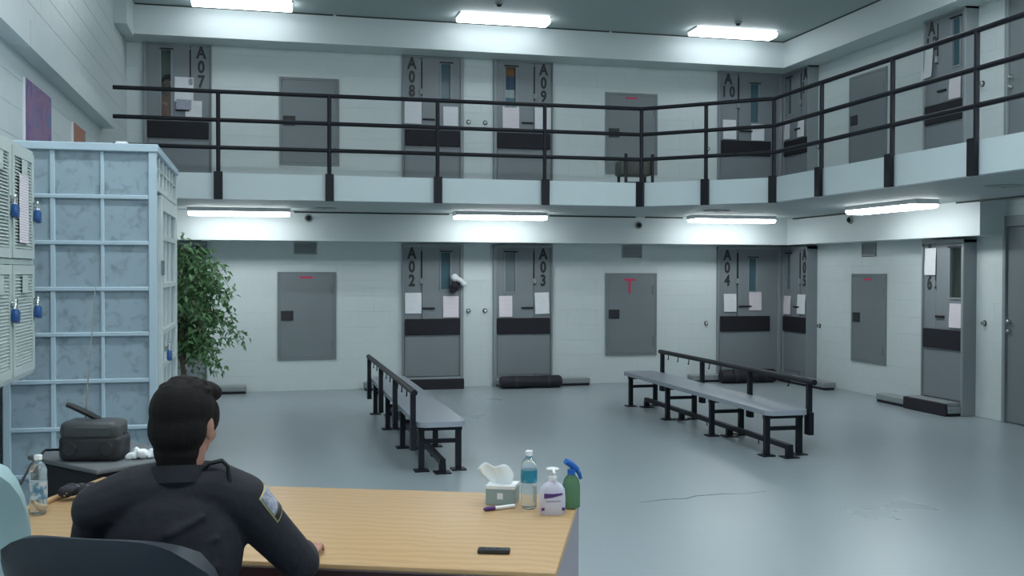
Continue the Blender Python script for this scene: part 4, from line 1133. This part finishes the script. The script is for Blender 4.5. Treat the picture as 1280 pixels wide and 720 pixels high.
remesh(mb, 'wad', M['tissue'], pp, 0.005, 1)
# power lead of the radio hanging down past the desk end
cpts = [(-0.925, 5.28, 0.85), (-0.97, 5.16, 0.87), (-1.0, 5.0, 0.83), (-1.02, 4.75, 0.74), (-1.06, 4.45, 0.68), (-1.13, 4.12, 0.60), (-1.22, 3.9, 0.45), (-1.3, 3.85, 0.1), (-1.3, 4.0, 0.008), (-1.5, 4.4, 0.008)]
tag(MB().tube(cpts, 0.006, 8).build('power_cord', M['black'], None, True), 'thin black cord running down from the radio past the desk end', 'cord')
sk = empty('speckled_cloth', (-0.735, 4.60, TZ), 0.5, label='black cloth with white specks on the left end of the desk by the bottle', cat='cloth')
mb = MB()
for i in range(8): mb.ell((rnd.uniform(-0.055, 0.055), rnd.uniform(-0.035, 0.035), 0.028+rnd.uniform(0, 0.02)), (0.035, 0.03, 0.026), 8, 6)
remesh(mb, 'bunched_cloth', M['speckle'], sk, 0.008, 1)

# ------------------------------------------------------------------ office chairs
def office_chair(loc, rz, m, label, bw=0.56, bz=(0.52, 1.05), back_y=-0.26, rake=-0.12, arms=True):
    r = empty('office_chair', loc, rz, label=label, cat='chair', group='office chairs at the desk')
    # curved, round cornered backrest
    nx, nz = 15, 11
    def corner(u, v):       # squircle outline
        x, z = 2*u-1, 2*v-1
        k_ = 0.32
        return x*math.sqrt(1-k_*z*z*z*z), z*math.sqrt(1-k_*x*x*x*x)
    vs, fs = [], []
    for side in (0, 1):
        for j in range(nz):
            for i in range(nx):
                x, z = corner(i/(nx-1), j/(nz-1))
                edge = max(abs(x), abs(z))
                th = 0.045*(1-edge**6) + 0.006
                zz = (bz[0]+bz[1])/2 + z*(bz[1]-bz[0])/2
                y = back_y + 0.07*x*x + rake*(zz-bz[0]) + 0.03*math.cos(z*2.2) + (th if side else -th)
                vs.append((x*bw/2, y, zz))
    n = nx*nz
    for j in range(nz-1):
        for i in range(nx-1):
            a = j*nx+i
            fs += [(a, a+1, a+nx+1, a+nx), (n+a, n+a+nx, n+a+nx+1, n+a+1)]
    for i in range(nx-1):
        fs += [(i, n+i, n+i+1, i+1), ((nz-1)*nx+i, (nz-1)*nx+i+1, n+(nz-1)*nx+i+1, n+(nz-1)*nx+i)]
    for j in range(nz-1):
        a, c_ = j*nx, j*nx+nx-1
        fs += [(a, a+nx, n+a+nx, n+a), (c_, n+c_, n+c_+nx, c_+nx)]
    L(r, MB().add(vs, fs), 'backrest', m, True)
    L(r, MB().bevbox((-0.25, -0.24, 0.385), (0.25, 0.25, 0.455), 0.03, 3), 'seat', m, True)
    L(r, MB().bevbox((-0.035, back_y-0.075, 0.30), (0.035, back_y-0.050, 0.62), 0.006, 1).bevbox((-0.035, back_y-0.06, 0.30), (0.035, 0.05, 0.325), 0.006, 1), 'back_bracket', M['dark'])
    L(r, MB().lathe([(0.03, 0.11), (0.03, 0.26), (0.02, 0.26), (0.02, 0.385)], 14), 'gas_column', M['dark'], True)
    for k_ in range(5):
        t = 2*PI*k_/5 + 0.3
        c_, s_ = math.cos(t), math.sin(t)
        lg = L(r, MB().tube([(0, 0, 0.12), (0.27*c_, 0.27*s_, 0.085)], [0.028, 0.018], 8), 'base_arm', M['dark'], True)
        L(lg, MB().tube([(0.27*c_-0.02*s_, 0.27*s_+0.02*c_, 0.03), (0.27*c_+0.02*s_, 0.27*s_-0.02*c_, 0.03)], 0.03, 12).tube([(0.27*c_, 0.27*s_, 0.03), (0.27*c_, 0.27*s_, 0.08)], 0.008, 6), 'caster', M['black'], True)
    if arms:
        for s in (-1, 1):
            L(r, MB().tube([(s*0.24, 0.0, 0.40), (s*0.30, 0.0, 0.43), (s*0.31, 0.0, 0.62)], 0.016, 8).bevbox((s*0.31-0.03, -0.15, 0.62), (s*0.31+0.03, 0.10, 0.65), 0.012, 2), 'armrest', M['dark'], True)
    return r
office_chair((-0.28, 3.06, 0), math.radians(-24), M['chairblue'], 'dark blue office chair the officer sits on', bw=0.62, bz=(0.50, 1.035), back_y=-0.27, arms=False)
office_chair((-0.90, 3.85, 0), math.radians(-21), M['teal'], 'pale teal chair left of the officer at the end of the desk', bw=0.52, bz=(0.55, 1.13), back_y=-0.24, arms=False)

# ------------------------------------------------------------------ the officer
of = empty('person', (-0.225, 3.05, 0), 0, label='officer in a dark navy shirt seated at the desk with his back to us', cat='person')
O = Vector((-0.225, 3.05, 0))
def W(x, y, z): return Vector((x, y, z)) - O
hr = Matrix.Rotation(math.radians(-24), 4, 'Z') @ Matrix.Rotation(math.radians(-6), 4, 'X')
HC = W(-0.207, 3.06, 1.262)
body = MB(); head_mb(body, HC, hr, 1.0)
body.caps([HC + Vector((0.0, -0.02, -0.06)), W(-0.225, 3.03, 1.12)], [0.058, 0.066])
Sh = {-1: W(-0.425, 3.06, 1.035), 1: W(-0.055, 3.05, 1.045)}
El = {-1: W(-0.50, 3.20, 0.80), 1: W(0.115, 3.14, 0.83)}
Wr = {-1: W(-0.33, 3.66, 0.795), 1: W(0.135, 3.43, 0.79)}
body.ell(W(-0.235, 3.05, 0.93), (0.175, 0.115, 0.20)); body.ell(W(-0.24, 3.05, 0.72), (0.155, 0.115, 0.17)); body.ell(W(-0.245, 3.06, 0.555), (0.175, 0.13, 0.10))
body.caps([Sh[-1], W(-0.24, 3.05, 1.07), Sh[1]], [0.06, 0.075, 0.06])
Kn = {-1: W(-0.33, 3.50, 0.53), 1: W(-0.04, 3.44, 0.53)}
An = {-1: W(-0.34, 3.52, 0.10), 1: W(-0.02, 3.50, 0.10)}
for s in (-1, 1):
    body.caps([Sh[s], El[s]], [0.052, 0.042]); body.caps([El[s], El[s].lerp(Wr[s], 0.35), Wr[s]], [0.042, 0.043, 0.028])
    body.caps([W(-0.245 + s*0.09, 3.06, 0.545), Kn[s]], [0.085, 0.06]); body.caps([Kn[s], Kn[s].lerp(An[s], 0.3), An[s]], [0.058, 0.058, 0.038])
    body.caps([An[s] + Vector((0, 0, -0.045)), An[s] + Vector((0.0, 0.13, -0.06))], [0.038, 0.03])
def hand(mb, wrist, fdir, s):
    """palm down on the desk, relaxed: four unequal bent fingers and a thumb off the side"""
    f = Vector(fdir).normalized(); side = Vector((0, 0, 1)).cross(f) * (-1)      # to the right of the fingers
    upv = Vector((0, 0, 1))
    pc = wrist + f*0.045 + upv*-0.008
    rot = Matrix((side, f, upv)).transposed()
    mb.ell(pc, (0.042, 0.055, 0.016), 14, 8, rot)
    mb.caps([wrist, wrist + f*0.03], [0.028, 0.022])
    for i, ln in enumerate((0.060, 0.074, 0.078, 0.070)):
        off = (-1.5 + i) * 0.0205 * s * -1
        base = pc + f*0.042 + side*off
        d1 = (f + side*off*1.6).normalized()
        p1 = base + d1*ln*0.45 + upv*0.010; p2 = base + d1*ln*0.78 + upv*0.002; p3 = base + d1*ln*0.98 - upv*0.012
        mb.caps([base, p1, p2, p3], [0.0098, 0.0092, 0.0085, 0.0075], 10)
    t0 = pc - f*0.015 - side*s*0.034
    mb.caps([t0, t0 - side*s*0.026 + f*0.028, t0 - side*s*0.032 + f*0.058 - upv*0.006], [0.014, 0.011, 0.009], 10)
hand(body, Wr[1] + Vector((0, 0, -0.008)), (0.22, 0.8, -0.04), 1)
hand(body, Wr[-1] + Vector((0, 0, -0.008)), (0.55, 0.75, -0.04), -1)
remesh(body, 'body', M['skin'], of, 0.0055, 5)
bd = of.children[0]
face_bits(of, HC, hr)
# hair: short and dark, longer on top, running down to the nape
hb = MB()
def HE(p, r): hb.ell(HC + hr @ Vector(p), r, 18, 12, hr.to_3x3())
HE((0, -0.022, 0.045), (0.089, 0.098, 0.090)); HE((0, -0.045, -0.005), (0.084, 0.070, 0.085)); HE((0, -0.045, -0.065), (0.066, 0.048, 0.060))
HE((0, -0.036, -0.105), (0.060, 0.048, 0.060)); HE((0.02, 0.045, 0.095), (0.062, 0.05, 0.035)); HE((-0.02, 0.02, 0.11), (0.055, 0.06, 0.025))
for sx in (-1, 1): HE((sx*0.074, 0.018, 0.03), (0.012, 0.035, 0.045))
hr_ = random.Random(11)
for i in range(60):
    a = hr_.uniform(0, 2*PI); q = hr_.uniform(0, 0.8)
    p = Vector((0.085*q*math.cos(a), -0.015 + 0.09*q*math.sin(a), 0.045 + 0.088*math.sqrt(max(0, 1-q*q))))
    d = Vector((p.x*0.6 + hr_.uniform(-.03, .03), 0.03 + p.y*0.4, 0.03))
    hb.caps([HC + hr @ p, HC + hr @ (p + d.normalized()*hr_.uniform(0.006, 0.013))], [0.011, 0.005], 6)
hair = remesh(hb, 'hair', M['hair'], of, 0.005, 2)
# shirt shell
sh = MB()
sh.ell(W(-0.235, 3.045, 0.92), (0.192, 0.135, 0.22)); sh.ell(W(-0.24, 3.045, 0.72), (0.180, 0.140, 0.20)); sh.ell(W(-0.245, 3.055, 0.59), (0.185, 0.142, 0.10))
sh.caps([Sh[-1] + Vector((-0.01, 0, 0)), W(-0.33, 3.05, 1.075), W(-0.225, 3.04, 1.09), W(-0.13, 3.045, 1.082), Sh[1] + Vector((0.004, 0, 0.004))], [0.077, 0.083, 0.082, 0.08, 0.074])
for s in (-1, 1):
    sh.caps([Sh[s], Sh[s].lerp(El[s], 0.5), El[s]], [0.076, 0.066, 0.058]); sh.caps([El[s], El[s].lerp(Wr[s], 0.4), El[s].lerp(Wr[s], 0.93)], [0.058, 0.054, 0.040])
for k_ in range(5):     # folds across the back
    z = 0.72 + 0.06*k_
    sh.tube([W(-0.36+0.02*k_, 2.935, z), W(-0.24, 2.915, z+0.03), W(-0.11, 2.94, z+0.01+0.02*k_)], [0.004, 0.009, 0.004], 8)
shirt = remesh(sh, 'shirt', M['navy'], of, 0.008, 4)
# collar
cb = MB()
vs, fs = [], []
n = 24
for k_ in range(n):
    t = 2*PI*k_/n
    for (rr, z, o_) in ((0.070, -0.01, 1), (0.071, 0.026, 0), (0.077, 0.028, 0), (0.086, 0.012, 1)):
        vs.append(W(-0.222, 3.035, 1.125) + Vector((rr*math.cos(t), rr*0.95*math.sin(t), z - 0.016*math.sin(t) - (0.03 if o_ else 0))))
for k_ in range(n):
    k2 = (k_+1) % n
    for j in range(4):
        j2 = (j+1) % 4; fs.append((k_*4+j, k2*4+j, k2*4+j2, k_*4+j2))
L(of, MB().add(vs, fs), 'collar', M['navy'], True)
# trousers, belt, shoes
tr = MB(); tr.ell(W(-0.245, 3.06, 0.555), (0.188, 0.145, 0.105))
for s in (-1, 1):
    tr.caps([W(-0.245 + s*0.09, 3.06, 0.545), Kn[s]], [0.096, 0.072]); tr.caps([Kn[s], Kn[s].lerp(An[s], 0.3), An[s] + Vector((0, 0, 0.0))], [0.070, 0.068, 0.060])
remesh(tr, 'trousers', M['navy'], of, 0.010, 4)
for s in (-1, 1):
    sm = MB().caps([An[s] + Vector((0, -0.03, -0.045)), An[s] + Vector((0, 0.06, -0.05)), An[s] + Vector((0.0, 0.16, -0.062))], [0.047, 0.045, 0.036])
    so = remesh(sm, 'shoe', M['black'], of, 0.008, 2)
L(of, MB().lathe([(0.186, 0.0), (0.19, 0.004), (0.19, 0.040), (0.186, 0.044)], 32, tuple(W(-0.244, 3.055, 0.615)), Matrix.Diagonal((1, 0.77, 1, 1))), 'belt', M['black'], True)
# shoulder patch and microphone loop, laid on the shirt
bvh = BVHTree.FromPolygons([v.co.copy() for v in shirt.data.vertices], [tuple(p.vertices) for p in shirt.data.polygons])
pc = Sh[1].lerp(El[1], 0.36) + Vector((0.12, -0.03, 0.075))
axis_l = (El[1] - Sh[1]).normalized()
nrm = Vector((0.66, -0.36, 0.66)); nrm = (nrm - axis_l*nrm.dot(axis_l)).normalized(); wax = axis_l.cross(nrm)
def patch_piece(u0_, u1_, v0_, v1_, lift, m, nm, nseg=8, taper=0.0):
    vs, fs = [], []
    for j in range(nseg+1):
        for i in range(nseg+1):
            u = u0_ + (u1_-u0_)*i/nseg; v = v0_ + (v1_-v0_)*j/nseg
            sft = taper * abs(u) if j == nseg else 0
            q = Sh[1].lerp(El[1], 0.20) + axis_l*(v - sft) + wax*u + nrm*0.16
            h_ = bvh.ray_cast(q, -nrm)
            vs.append((h_[0] + h_[1]*lift) if h_[0] else q - nrm*0.1)
    for j in range(nseg):
        for i in range(nseg):
            a = j*(nseg+1)+i; fs.append((a, a+1, a+nseg+2, a+nseg+1))
    o = MB().add(vs, fs).build(nm, m, of, True)
    o.modifiers.new('thick', 'SOLIDIFY').thickness = 0.002
    return o
patch_piece(-0.040, 0.040, -0.055, 0.044, 0.002, M['gold'], 'patch_border')
patch_piece(-0.036, 0.036, -0.051, 0.018, 0.0045, M['patchgrey'], 'patch_field')
patch_piece(-0.036, 0.036, 0.022, 0.039, 0.0045, M['black'], 'patch_band')
L(of, MB().tube([W(-0.165, 3.0, 1.135), W(-0.14, 2.99, 1.165), W(-0.105, 2.99, 1.172), W(-0.088, 2.99, 1.155), W(-0.084, 2.99, 1.11)], 0.0065, 8), 'microphone_cord', M['black'], True)
L(of, MB().bevbox(tuple(W(-0.105, 3.02, 1.09)), tuple(W(-0.065, 3.06, 1.135)), 0.006, 2), 'shoulder_microphone', M['black'], True)
